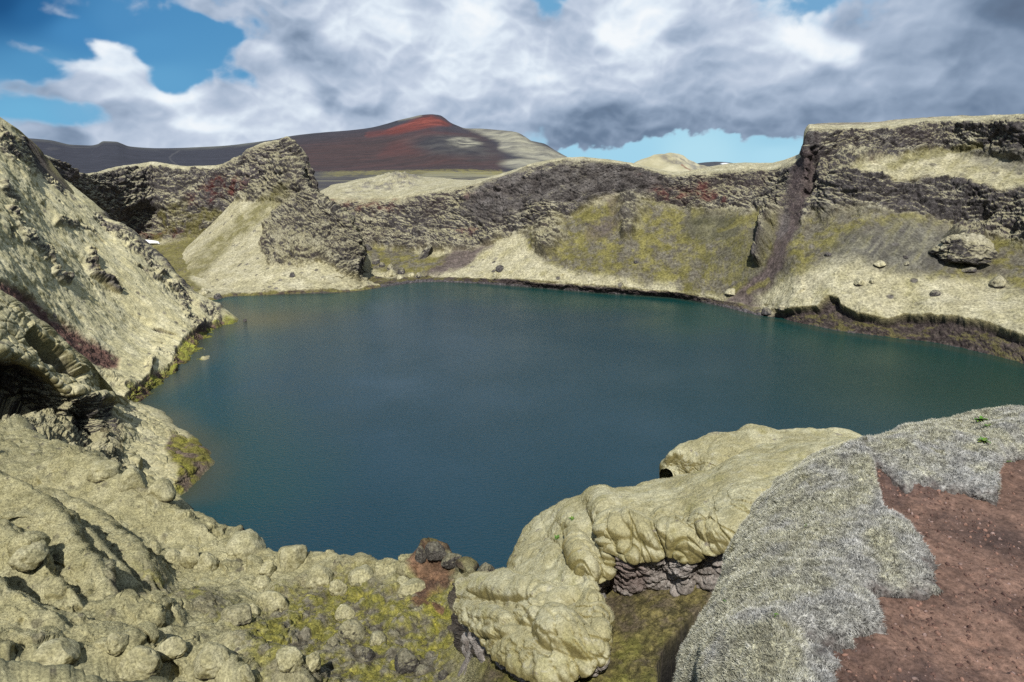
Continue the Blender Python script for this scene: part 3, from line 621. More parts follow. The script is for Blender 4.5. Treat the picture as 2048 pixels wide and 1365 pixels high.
# ------------------------------------------------------------------ rocky peninsula running out to the lake
def build_peninsula():
    cols = [
     [(560,330,236),(560,300,219),(540,330,217),(515,362,216),(470,400,216),(420,450,214),(370,500,208),(330,540,196),(300,560,186)],
     [(590,350,232),(576,318,213),(550,352,211),(522,392,210),(480,430,207),(430,480,200),(385,520,191),(350,560,180),(330,590,172)],
     [(625,380,228),(597,340,207),(572,372,205),(542,410,203),(505,450,198),(460,500,189),(420,540,178),(390,575,168),(385,606,None)],
     [(640,420,224),(608,374,202),(590,395,200),(562,430,196),(530,468,190),(490,515,181),(455,552,171),(430,580,163),(425,602,None)],
     [(655,440,218),(627,388,198),(612,410,195),(590,440,190),(560,475,184),(525,520,176),(490,555,168),(465,578,162),(460,594,None)],
     [(680,455,212),(646,401,194),(636,425,190),(620,455,185),(595,490,178),(565,528,171),(535,556,166),(515,575,162),(510,592,None)],
     [(700,470,206),(664,415,191),(657,440,187),(645,470,181),(628,502,175),(606,535,169),(585,558,165),(575,574,161),(573,589,None)],
     [(715,490,200),(682,432,188),(677,455,184),(670,485,179),(658,515,173),(645,542,168),(635,560,165),(630,573,162),(628,587,None)],
     [(728,500,196),(700,444,185),(697,465,181),(692,492,177),(684,520,172),(676,545,168),(672,560,166),(670,572,164),(670,586,None)],
     [(740,520,193),(709,456,183),(709,475,180),(707,500,176),(705,525,173),(702,546,169),(700,560,167),(700,572,165),(701,584,None)],
     [(750,545,190),(714,490,182),(716,508,179),(719,524,176),(721,540,173),(724,551,171),(727,560,169),(732,568,168),(735,580,None)],
     [(765,575,188),(722,540,184),(724,546,182),(726,551,180),(730,556,178),(735,560,175),(742,565,172),(750,569,170),(762,575,None)],
    ]
    g = np.zeros((9, len(cols), 3))
    for j, c in enumerate(cols):
        for i, q in enumerate(c): g[i, j] = Pz(q[0], q[1], 0) if q[2] is None else P(*q)
    back = g[0] + np.array([6, 12, 0]); back[:, 2] = -2
    low = g[-1] + np.array([2, -7, -4])
    g = np.concatenate([back[None], g, low[None]], 0)
    s = loft(g, [8, 20, 30, 44, 50, 50, 40, 34, 26, 4], [26, 26, 30, 34, 36, 36, 34, 30, 24, 22, 20]); p, uv, t = s.p, s.uv, s.t
    n0 = smoothgrid(normals(p), 8); n0 *= np.sign(n0[..., 2:3].mean())
    uvw = uv + np.stack([fbm(p, 7, 6, .68, 3)*20, fbm(p, 7, 6, .68, 5)*14], -1)
    crag = np.maximum(poly(uvw, [(560,270),(600,300),(640,380),(700,430),(725,500),(730,560),(690,548),(640,520),(600,528),(545,528),(520,495),(530,450),(560,415),(575,412),(585,405),(590,380),(560,330)], 7),
        poly(uvw, [(540,262),(620,290),(640,380),(600,408),(560,408),(520,400),(470,400),(500,340)], 6))
    fan = poly(uvw, [(575,395),(600,400),(560,440),(525,480),(530,520),(560,545),(500,560),(440,560),(380,540),(420,490),(500,430)], 8)
    rock = np.clip(crag, 0, 1)
    shore_l, _, li = worley(p, 2.2, 71)
    low_l = poly(uvw, [(640,555),(700,552),(760,575),(640,600)], 8)
    d = rock*(rocky(p, 13, 71)*2.9 + rocky(p, 4, 72)*1.1 + fbm(p, 1.4, 4, .6, 73)*.35) + (1 - rock)*(fbm(p, 9, 4, .5, 74)*.5 + fbm(p, 2, 4, .6, 75)*.16)
    d += low_l*(1 - shore_l)*1.2*li + ss(9.05, 8.7, t)*ss(8.2, 8.6, t)*rocky(p, 3, 77)*.5
    d *= ss(10, 9.2, t)*ss(0, .8, t)
    d += ell(uv, 725, 535, 10, 26)*-1.5
    p = p + n0*d[..., None]; n = normals(p); n *= np.sign((n*n0).sum(-1).mean())
    col, k = ground_cover(p, n, 4, np.maximum(rock*.97, low_l*.4), mossiness=.25, seed=70)
    a = fbm(p, 3, 4, .6, 80); pat = fbm(p, 4, 5, .65, 81)
    edge = poly(uvw, [(330,560),(380,520),(470,440),(560,372),(585,372),(540,425),(440,510),(400,560),(420,602),(330,602)], 8)
    col = mix(col, mix(YEL, MOSS, ss(-.3, .5, a))*.85, edge*.8)
    vz = seg(uvw, [(640,500),(700,545),(720,565)], 8); col = mix(col, mix(YEL, C(.12,.10,.08), .5), vz*.5*(1 - rock))
    bank = ss(8.55, 8.8, t + fbm(p, 4, 3, .5, 83)*.25)
    bk = mix(C(.06,.045,.04), mix(OLIVE, YEL, .5), ss(-.25, .25, fbm(p, 2, 4, .65, 84) + (n[..., 2] - .6)*.4)); bk = mix(bk, C(.05,.047,.05), ss(8.93, 9.02, t))
    col = mix(col, bk, bank*.95)
    grid_mesh("peninsula", p, col*.90, rock, M_far)
    return p
pen_p = build_peninsula()
# ------------------------------------------------------------------ plain and hills beyond the crater
def build_beyond():
    sil = [(-400,300,2600),(-150,285,2600),(0,274,2600),(55,277,2600),(100,281,2600),(143,290,2600),(180,291.5,2600),(195,289,2600),(208,283,2600),(232,284,2600),(244,288,2600),(258,293,2600),(311,297,2700),(380,295.5,2800),(437,293,2800),(495,287,2700),(540,281,2600),(581,273,2600),(640,266,2600),(700,261,2600),(740,256,2600),(770,249,2600),(800,240,2600),(822,235,2600),(842,230.5,2600),(862,229,2600),(880,231,2580),(890,237,2560),(900,245,2540),(915,252,2500),(931,257.5,2450),(960,258,2350),(989,260,2250),(1012,262,2150),(1035,266,2050),(1050,274,1980),(1064,283,1900),(1089,288,1800),(1102,296,1760),(1114,304,1720),(1135,315,1650),(1160,326,1600),(1250,336,1800),(1500,336,2500),(2048,336,3000),(2800,336,3000)]
    us = np.array([q[0] for q in sil], float)
    rows = []
    rows.append([(u, 345, 6000) for u, v, Y in sil])
    rows.append([(u, v + 6, Y*1.12) for u, v, Y in sil])
    rows.append(sil)
    hill = np.interp(us, [-400, 450, 860, 1135, 1160, 1250], [0, .1, 1, 1, .4, 0])
    def row(f, basev, baseY):
        out = []
        for (u, v, Y), h in zip(sil, hill):
            bv = np.interp(u, *basev); bY = np.interp(u, *baseY)
            out.append((u, v + (bv - v)*f, Y + (bY - Y)*(f**.8)))
        return out
    bv = ([-400, 0, 300, 450, 620, 760, 900, 1000, 1160, 1250, 2800], [345, 345, 342, 342, 345, 342, 338, 335, 337, 338, 338])
    bY = ([-400, 400, 640, 1000, 1200, 2800], [1500, 1500, 1400, 1300, 1200, 1500])
    rows += [row(.12, bv, bY), row(.3, bv, bY), row(.55, bv, bY), row(.8, bv, bY), row(1, bv, bY)]
    rows.append([(u, 350, 950) for u, v, Y in sil])
    rows.append([(u, 362, 600) for u, v, Y in sil]); rows.append([(u, 385, 370) for u, v, Y in sil])
    rows.append([(u, 430, 262) for u, v, Y in sil])
    g = ravel_grid(rows)
    cdiv = [max(5, min(60, int(abs(b - a)*.7))) for a, b in zip(us[:-1], us[1:])]
    s = loft(g, [2, 6, 16, 24, 32, 32, 24, 20, 20, 24, 10], cdiv, smooth=False); p, uv, t = s.p, s.uv, s.t
    n0 = normals(p); n0 *= np.sign(n0[..., 2:3].mean())
    uvw = uv + np.stack([fbm(p, 90, 5, .6, 90)*10, fbm(p, 90, 5, .6, 91)*4], -1)
    uvx = uv + np.stack([fbm(p, 60, 5, .6, 92)*14, fbm(p, 60, 5, .6, 93)*2], -1)
    # a dark cinder mound standing before the red peak, and the crag at the far right shoulder
    mound = np.exp(-(((uv[..., 0] - 915)/62)**2 + ((uv[..., 1] - 300)/26)**2)*1.1)
    crag = poly(uvw, [(1020,262),(1064,280),(1114,302),(1140,318),(1100,314),(1060,306),(1030,285)], 5)
    d = mound*48 + crag*rocky(p, 90, 94)*9 + fbm(p, 120, 4, .5, 95)*3*ss(8, 5, t)*ss(1, 2.5, t) + fbm(p, 20, 4, .5, 96)*.5*ss(7.5, 9, t)*0
    p = p + np.array([0, -1, .25], f32)*d[..., None]*ss(1.5, 2.2, t)[..., None]
    n = normals(p); n *= np.sign((n*n0).sum(-1).mean())
    a = fbm(p, 60, 5, .6, 97); b = fbm(p*np.array([.25, 1, 1], f32), 40, 5, .65, 98)
    sand = C(.030,.031,.040)
    col = mix(sand, sand*1.25, ss(-.4, .4, b))
    br = poly(uvx, [(560,290),(700,272),(850,262),(960,270),(1010,320),(1000,345),(760,345),(600,350)], 22)
    col = mix(col, mix(C(.042,.030,.030), C(.066,.037,.034), ss(-.3, .4, b)), br*.9)
    red = np.maximum.reduce([poly(uvw, [(800,252),(840,236),(862,231),(890,240),(905,252),(880,252),(840,258),(790,270),(740,272)], 5), poly(uvw, [(850,258),(900,262),(935,266),(880,280),(830,300),(760,312),(780,290)], 14)*.32, seg(uvx, [(735,270),(800,262)], 6)*.5, seg(uvx, [(780,305),(860,300)], 9)*.2])
    col = mix(col, mix(C(.10,.030,.026), C(.20,.055,.042), ss(-.3, .5, a) * (1 - ss(245, 275, uv[..., 1])*.6)), red)
    col = mix(col, sand*1.2, poly(uvw, [(862,262),(905,252),(940,262),(935,270),(885,265)], 3)*.6)
    dkm = ell(uvw, 905, 296, 85, 22, 8); col = mix(col, mix(C(.032,.032,.038), C(.06,.058,.058), ss(-.3, .3, a)), dkm*.95)
    gm = np.maximum.reduce([ell(uvw, 930, 292, 30, 12)*ss(-.35, .25, a), poly(uvw, [(930,256),(1035,264),(1060,282),(1110,304),(1150,320),(1120,330),(1060,318),(1000,300),(1000,285),(960,268)], 7), ell(uvx, 1050, 328, 45, 10)*.9, seg(uvw, [(800,241),(840,232)], 3)*.5])
    gc = mix(C(.17,.165,.14), C(.32,.31,.23), ss(-.4, .4, a)); gc = mix(gc, C(.09,.09,.085), ss(.05, .4, fbm(p, 40, 5, .7, 99))*.7)
    col = mix(col, gc, gm*.92)
    col = mix(col, C(.12,.125,.105), ss(8, 0, uv[..., 1] - np.interp(uv[..., 0], us, [q[1] for q in sil]))*ss(640, 480, uv[..., 0])*ss(-100, 60, uv[..., 0])*ss(1.9, 2.1, t)*ss(.0, .5, fbm(p, 200, 3, .5, 85) + .3)*.7)
    # the plain: dark ash with thin strips of moss
    strips = ss(.02, .28, fbm(p*np.array([.35, 1.4, 0], f32), 70, 5, .6, 86) + poly(uvx, [(860,342),(1100,340),(1080,372),(960,360),(840,356)], 5)*.35)*ss(342, 346, uv[..., 1])
    pc = mix(C(.055,.052,.055), C(.20,.19,.12), strips*np.interp(uv[..., 0], [600, 700, 850, 1000], [.35, .5, .9, 1]))
    plain = ss(341, 346, uv[..., 1])*ss(380, 560, uv[..., 0]); col = mix(col, pc, plain)
    yl = ss(.25, .6, fbm(p, 14, 3, .6, 87) + seg(uvx, [(640,349),(760,345),(900,342),(1000,346)], 6)*.5)*ss(620, 680, uv[..., 0])*ss(338, 342, uv[..., 1])
    col = mix(col, C(.20,.18,.06), yl*.7)
    # a pale track over the ash
    tr = seg(uv, [(357,302),(344,309),(338,315),(342,322),(358,333)], 1.3, .6); col = mix(col, C(.075,.075,.08), tr*.6)
    col = mix(col, C(.075,.075,.08), ell(uv, 106, 298, 13, 3)*.4)
    grid_mesh("distant_hills", p, col, None, M_hill)
    # small sunlit hill right of the middle
    def hill(name, sil, Y, depth, base_v, colf, amp, lam, seed):
        rows = [[(u, base_v, Y + depth) for u, v in sil], [(u, v, Y) for u, v in sil]]
        for f in (.35, .7, 1): rows.append([(u, v + (base_v + 22 - v)*f, Y - depth*f) for u, v in sil])
        g = ravel_grid(rows); s = loft(g, [6, 24, 24, 24], [16]*(len(sil) - 1)); p = s.p
        n0 = normals(p); n0 *= np.sign(n0[..., 2:3].mean())
        p = p + n0*(fbm(p, lam, 5, .55, seed)*amp*ss(.2, .9, s.t))[..., None]
        n = normals(p); n *= np.sign(n[..., 2].mean())
        grid_mesh(name, p, colf(p, n, s), None, M_hill)
    def c1(p, n, s):
        a = fbm(p, 18, 5, .6, 101); c = mix(MOSS*.9, MOSSL, ss(-.3, .4, a))
        rk = np.maximum(ell(s.uv, 1350, 318, 30, 9, 15), poly(s.uv, [(1375,312),(1404,331),(1445,338),(1445,352),(1400,352),(1368,330)], 4))
        c = mix(c, mix(ROCK, LICH*.6, ss(-.3, .4, a)), rk*ss(-.3, .2, fbm(p, 8, 4, .7, 102))*.85)
        return mix(c, C(.17,.06,.045), seg(s.uv, [(1364,330),(1372,338),(1382,346)], 2)*.7)
    hill("distant_hill", [(1225,345),(1262,330),(1285,320),(1304,312),(1322,308),(1339,305),(1352,307),(1364,310),(1384,322),(1404,331),(1439,337),(1480,345)], 470, 60, 352, c1, 3.5, 30, 103)
    hill("distant_hill", [(1330,334),(1380,331),(1399,326.5),(1415,325),(1434,324),(1450,324.5),(1464,326),(1479,328.5),(1520,331),(1620,334)], 5200, 500, 337, lambda p, n, s: mix(C(.05,.055,.065), C(.6,.62,.65), ell(s.uv, 1450, 327.5, 8, 1.6)), 6, 400, 104)
build_beyond()
def build_plain():
    an = np.linspace(-pi, pi, 181); rr = np.array([225, 270, 330, 420, 600, 900, 1400, 2200, 3500, 6000, 12000.])
    zz = np.array([-6, 1, 4, 5, 5, 5, 5, 4, 4, 2, -10.]); A, R_ = np.meshgrid(an, rr)
    p = np.stack([np.sin(A)*R_ + 15, np.cos(A)*R_ + 90, np.repeat(zz[:, None], 181, 1)], -1).astype(f32)
    p[..., 2] += fbm(p, 260, 3, .5, 140)*3
    grid_mesh("lava_plain", p, mix(C(.035,.034,.038), C(.06,.057,.055), ss(-.3, .3, fbm(p, 300, 4, .6, 141))), None, M_hill)
build_plain()
print("left far", time.time() - T0)
# ------------------------------------------------------------------ the slope that comes down to the lake on the left
def pt(q):
    u, v, Y = q
    if Y is None: return Pz(u, v, 0)
    return Pz(u, v, -Y) if Y < 0 else P(u, v, Y)
def gridp(rows):
    return np.array([[pt(q) for q in r] for r in rows])
def build_left_slope():
    r1 = [(-250,90,105.8),(-120,160,112.1),(0,238,119.7),(30,258,122.1),(54,280,124.8),(72,322,127.6),(100,346,129.9),(135,368,131.8),(175,400,133.3),(208,436,134.4),(241,448,134.3),(285,483,134.3),(335,539,133.4),(379,584,132.2),(410,602,131.3),(441,628,130.8),(475,646,None)]
    r2 = [(-250,190,93.6),(-120,260,99.2),(0,325,105.9),(30,345,108.3),(54,366,109.7),(82,392,112.1),(115,420,113.6),(150,450,115.5),(190,485,117.1),(225,515,117.8),(258,540,118.0),(300,575,118.1),(345,615,117.6),(378,648,116.8),(395,665,116.3),(405,676,116.0),(418,684,None)]
    r3 = [(-250,300,79.5),(-120,370,85.1),(0,430,90.7),(35,458,93.2),(62,485,94.6),(92,512,96.5),(125,543,98.3),(160,575,100.0),(198,608,101.5),(232,638,102.4),(265,664,102.8),(300,688,102.5),(335,708,101.9),(358,718,101.6),(372,722,101.7),(382,726,102.0),(396,728,None)]
    r4 = [(-250,430,66.2),(-120,490,71.4),(0,552,76.6),(32,585,78.4),(60,612,80.1),(90,640,81.8),(120,664,83.0),(150,688,84.2),(180,712,84.8),(206,732,85.2),(228,750,85.0),(250,765,84.6),(268,776,84.2),(280,783,84.5),(290,788,-.6),(298,792,-.3),(305,792,None)]
    r5 = [(-250,500,59),(-120,565,64),(0,625,67),(32,650,69),(60,672,71),(90,695,73),(120,718,75),(150,742,77),(175,762,78.5),(195,778,79.5),(212,790,80),(228,800,80.5),(242,806,81),(254,809,-.8),(262,811,-.4),(268,812,-.2),(276,812,None)]
    g = gridp([r1, r2, r3, r4, r5])
    back = g[0] + np.array([4, 9, 0]); back[:, 2] = np.maximum(g[0][:, 2] - 14, -3)
    under = g[-1] + np.array([1, -3, 0]); under[:, 2] = g[-1][:, 2] - 7
    g = np.concatenate([back[None], g, under[None]], 0)
    end = g[:, -1:] + np.array([7, -2, -4]); first = g[:, :1] + np.array([-22, -48, 6]); g = np.concatenate([first, g, end], 1)
    s = loft(g, [16, 90, 110, 110, 50, 8], [40, 40, 40, 22, 22, 26, 26, 30, 34, 30, 28, 34, 38, 34, 24, 22, 22, 5])
    p, uv, t, sc = s.p, s.uv, s.t, s.s
    n0 = smoothgrid(normals(p), 8); n0 *= np.sign(n0[..., 2:3].mean())
    uvw = uv + np.stack([fbm(p, 6, 4, .6, 203)*12, fbm(p, 6, 4, .6, 205)*10], -1)
    # rocky stretches along the ridge and in broken diagonal bands
    bands = np.maximum.reduce([poly(uvw, [(0,255),(55,290),(72,330),(110,360),(70,350),(30,330),(0,300)], 6)*.8, seg(uvw, [(205,430),(255,470),(300,515),(345,560),(385,592)], [12,20,22,20,12]), seg(uvw, [(0,255),(40,285),(66,318)], 9), seg(uvw, [(52,275),(70,320),(100,352),(140,392)], [10,14,12,6])*.9,
        seg(uvw, [(20,420),(50,450),(60,480),(95,505),(85,520)], [7,12,12,10,6]), seg(uvw, [(95,500),(110,545),(135,562)], 7), seg(uvw, [(175,500),(190,545),(235,580)], [5,9,4]), seg(uvw, [(120,440),(170,455),(200,470)], 7)*.7, seg(uvw, [(0,370),(30,400)], 8)*.7])
    chew = seg(uvw, [(368,602),(372,630),(395,650),(430,640),(430,622),(400,605)], 8)
    low = np.maximum(seg(uvw, [(300,745),(312,700),(352,712),(352,735)], 6), seg(uvw, [(180,735),(250,765)], 8)*.4)
    rock = np.clip(np.maximum.reduce([bands, chew*.9, low*.8])*ss(-.35, .1, fbm(p, 4, 4, .6, 207)), 0, 1)
    # red cinder streak
    red = poly(uvw, [(-100,520),(0,562),(30,578),(95,625),(150,662),(215,705),(240,722),(235,740),(200,738),(150,712),(95,680),(40,640),(0,600),(-100,560)], 6)
    bank = np.maximum(poly(uvw, [(352,702),(372,668),(398,655),(430,640),(450,630),(490,640),(470,660),(415,695),(400,735),(345,775),(285,815),(240,800),(262,775),(250,768),(290,760),(312,742),(340,738)], 5), 0)
    bank = np.clip(bank, 0, 1)
    # flow direction of the slope: stretch the relief along it
    dirv = np.array([.80, .35, -.48]); al = p@dirv.astype(f32)
    ps = p - dirv.astype(f32)*(al*.62)[..., None]
    grooves = fbm(ps, 5, 5, .55, 210); fine = fbm(ps, 1.4, 4, .6, 211)
    l1, l2, li = worley(ps, 2.0, 212); m1, m2, mi = worley(p, .8, 213)
    lum = ss(-.1, .4, fbm(p, 7, 3, .5, 214))
    d = (1 - rock)*(grooves*1.0 + fine*.30 + (1 - l1*l1)*.35*lum*li + (1 - m1*m1)*.10*mi) + rock*(rocky(p, 7, 215)*1.3 + rocky(p, 2.5, 216)*.55)
    pits = ss(.36, .44, fbm(ps, 3.0, 4, .6, 218) + bands*.12) ; d -= pits*.7
    d += red*(rocky(p, 1.5, 219)*.22 - .5) + bank*(rocky(p, 2.0, 220)*.4 - .7)
    edge = ss(1.0, 1.25, t)
    d *= np.maximum(edge, .45)*ss(0, .6, t)
    d *= ss(18, 16.7, sc)*.85 + .15
    p = p + n0*d[..., None]; n = normals(p); n *= np.sign((n*n0).sum(-1).mean())
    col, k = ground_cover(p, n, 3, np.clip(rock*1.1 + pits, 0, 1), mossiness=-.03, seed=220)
    a = fbm(p, 2, 4, .65, 222); b = fbm(p, .8, 4, .7, 223)
    col = mix(col, mix(C(.055,.034,.030), C(.15,.085,.072), ss(-.4, .4, b)), red*ss(-.5, -.1, a + .1))
    bk = mix(C(.06,.035,.034), C(.14,.085,.08), ss(-.4, .4, b)); bk = mix(bk, mix(OLIVE, C(.24,.26,.04), ss(-.3, .4, a)), ss(-.2, .1, fbm(p, 2.6, 4, .6, 225) + (n[..., 2] - .7)*.5 + .08))
    col = mix(col, bk, bank*.95)
    col = mix(col, mix(C(.05,.045,.045), C(.13,.12,.115), ss(-.3, .4, b)), chew*ss(.75, .5, n[..., 2] + a*.2)*.6)
    dy = seg(uvw, [(195,540),(240,572)], 5); col = mix(col, mix(YEL, C(.13,.10,.07), .4), dy*.6)
    wet = ss(.5, -.1, p[..., 2]); col = col*(1 - wet*.5)[..., None]
    grid_mesh("left_slope", p, col*np.array([1.24, 1.23, 1.14], f32), np.clip(rock + bank*.6 + red*.6, 0, 1), M_mid)
    return p
ls_p = build_left_slope()
def build_spur():
    r1 = [(-250,470,60),(-120,530,62),(0,587,64),(30,610,65),(58,634,66),(88,652,66.8),(113,673,67.8),(142,697,68.6),(168,721,69.8),(193,758,71.5),(212,779,74),(240,795,-3.2),(280,811,-1.2),(318,837,-.7),(345,857,-.4),(387,882,None)]
    r2 = [(-250,570,56),(-120,610,58),(0,650,60),(30,670,61),(56,690,62),(82,706,63),(106,724,64),(134,742,65.2),(160,760,66.6),(186,780,68.5),(208,798,71),(238,815,-3.4),(276,832,-1.9),(316,857,-1.1),(350,876,-.7),(396,893,None)]
    r3 = [(-250,660,53),(-120,690,55),(0,712,57),(28,722,58),(52,732,58.8),(76,742,59.8),(98,758,60.8),(128,784,62),(160,790,63.5),(188,798,65.5),(207,812,68),(232,838,-3.8),(268,866,-2.4),(308,890,-1.6),(350,905,-1.0),(411,905,None)]
    r4 = [(-250,790,54.5),(-120,800,56.5),(0,815,58.5),(26,822,59.3),(50,830,60),(74,838,60.8),(96,846,61.4),(124,856,62),(154,866,62),(180,878,62),(204,892,62),(230,905,-3.2),(262,925,-2.4),(300,945,-1.7),(345,945,-1.1),(408,938,None)]
    r5 = [(-250,850,47),(-120,858,49),(0,868,50.5),(26,876,51),(50,884,51.5),(74,893,52),(96,902,52.5),(124,912,53),(154,925,53.5),(180,938,54),(204,950,54.5),(230,962,-2.6),(262,975,-1.9),(300,985,-1.2),(335,985,-.6),(370,980,None)]
    g = gridp([r1, r2, r3, r4, r5])
    back = g[0] + np.array([1, 6, 0]); back[:, 2] = np.maximum(g[0][:, 2] - 9, -3)
    low = g[-1]*.93; low[:, 2] = np.maximum(g[-1][:, 2] - 5, -3)
    g = np.concatenate([back[None], g, low[None]], 0)
    end = g[:, -1:] + np.array([4, -1, -3]); first = g[:, :1] + np.array([-14, -30, 5]); g = np.concatenate([first, g, end], 1)
    s = loft(g, [14, 60, 70, 110, 70, 14], [30, 30, 30, 26, 26, 28, 28, 30, 30, 28, 26, 26, 34, 34, 34, 34, 6])
    p, uv, t, sc = s.p, s.uv, s.t, s.s
    n0 = smoothgrid(normals(p), 5); n0 *= np.sign(n0[..., 2:3].mean())
    uvw = uv + np.stack([fbm(p, 4, 4, .6, 243)*12, fbm(p, 4, 4, .6, 245)*10], -1)
    wall = ss(3.0, 3.2, t + fbm(p, 3, 3, .5, 246)*.2)*ss(12.6, 11.8, sc)
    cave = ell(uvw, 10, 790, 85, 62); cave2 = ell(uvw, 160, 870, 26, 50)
    ledge = poly(uvw, [(0,845),(60,835),(100,830),(140,865),(230,900),(280,930),(280,990),(100,960),(0,900)], 6)
    bank = poly(uvw, [(325,905),(345,872),(390,880),(420,900),(415,945),(360,1000),(340,990),(350,940)], 6)
    l1, l2, li = worley(p, 2.4, 247); m1, m2, mi = worley(p*np.array([1, 1, 1.2], f32), 1.1, 248)
    d = (1 - wall)*(fbm(p, 5, 4, .55, 249)*.9 + (1 - l1*l1)*.45*li + (1 - m1*m1)*.22*mi - ss(.12, 0, m2 - m1)*.10) + wall*(rocky(p, 6, 250)*1.3 + rocky(p, 2.2, 251)*.6)
    d += ledge*((1 - l1*l1)*.9 + (1 - m1*m1)*.25)
    d -= cave*2.0 + cave2*1.2
    lipb = ss(2.55, 2.95, t)*ss(3.25, 3.0, t)*ss(12, 11, sc); d += lipb*((1 - m1*m1)*.6 + .5)
    inner = seg(uvw, [(55,672),(85,700),(125,728),(155,748)], [7,12,13,9]); d -= inner*1.9
    d += seg(uvw, [(60,655),(110,690),(160,738)], 8)*.6
    d += bank*(rocky(p, 1.4, 252)*.25)
    d *= ss(0, .7, t)*np.maximum(ss(1, 1.3, t), .5)*(ss(17, 15.6, sc)*.8 + .2)
    p = p + n0*d[..., None]; n = normals(p); n *= np.sign((n*n0).sum(-1).mean())
    col, k = ground_cover(p, n, 2.5, np.clip(wall*(1 - ledge*.5) + inner*.7, 0, 1), mossiness=-.0, seed=250)
    a = fbm(p, 1.6, 4, .65, 253); b = fbm(p, .5, 4, .7, 254)
    # lichen-crusted dark lava in the hollow
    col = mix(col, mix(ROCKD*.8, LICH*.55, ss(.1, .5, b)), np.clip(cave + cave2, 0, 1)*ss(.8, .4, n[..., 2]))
    pock = ss(.30, .36, fbm(p, .9, 3, .6, 255))*poly(uvw, [(230,800),(300,820),(400,895),(370,930),(300,930),(240,860)], 8); col = mix(col, ROCKD, pock*.6)
    bk = mix(C(.07,.05,.045), C(.15,.115,.10), ss(-.4, .4, b)); bk = mix(bk, mix(OLIVE, C(.22,.21,.04), ss(-.3, .4, a)), ss(-.2, .12, fbm(p, 2, 4, .6, 256) + .04))
    col = mix(col, bk, bank*.95)
    wet = ss(.4, -.1, p[..., 2]); col = col*(1 - wet*.5)[..., None]
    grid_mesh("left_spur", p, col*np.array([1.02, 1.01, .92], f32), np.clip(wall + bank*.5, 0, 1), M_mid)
    return p
sp_p = build_spur()
print("left slope", time.time() - T0)
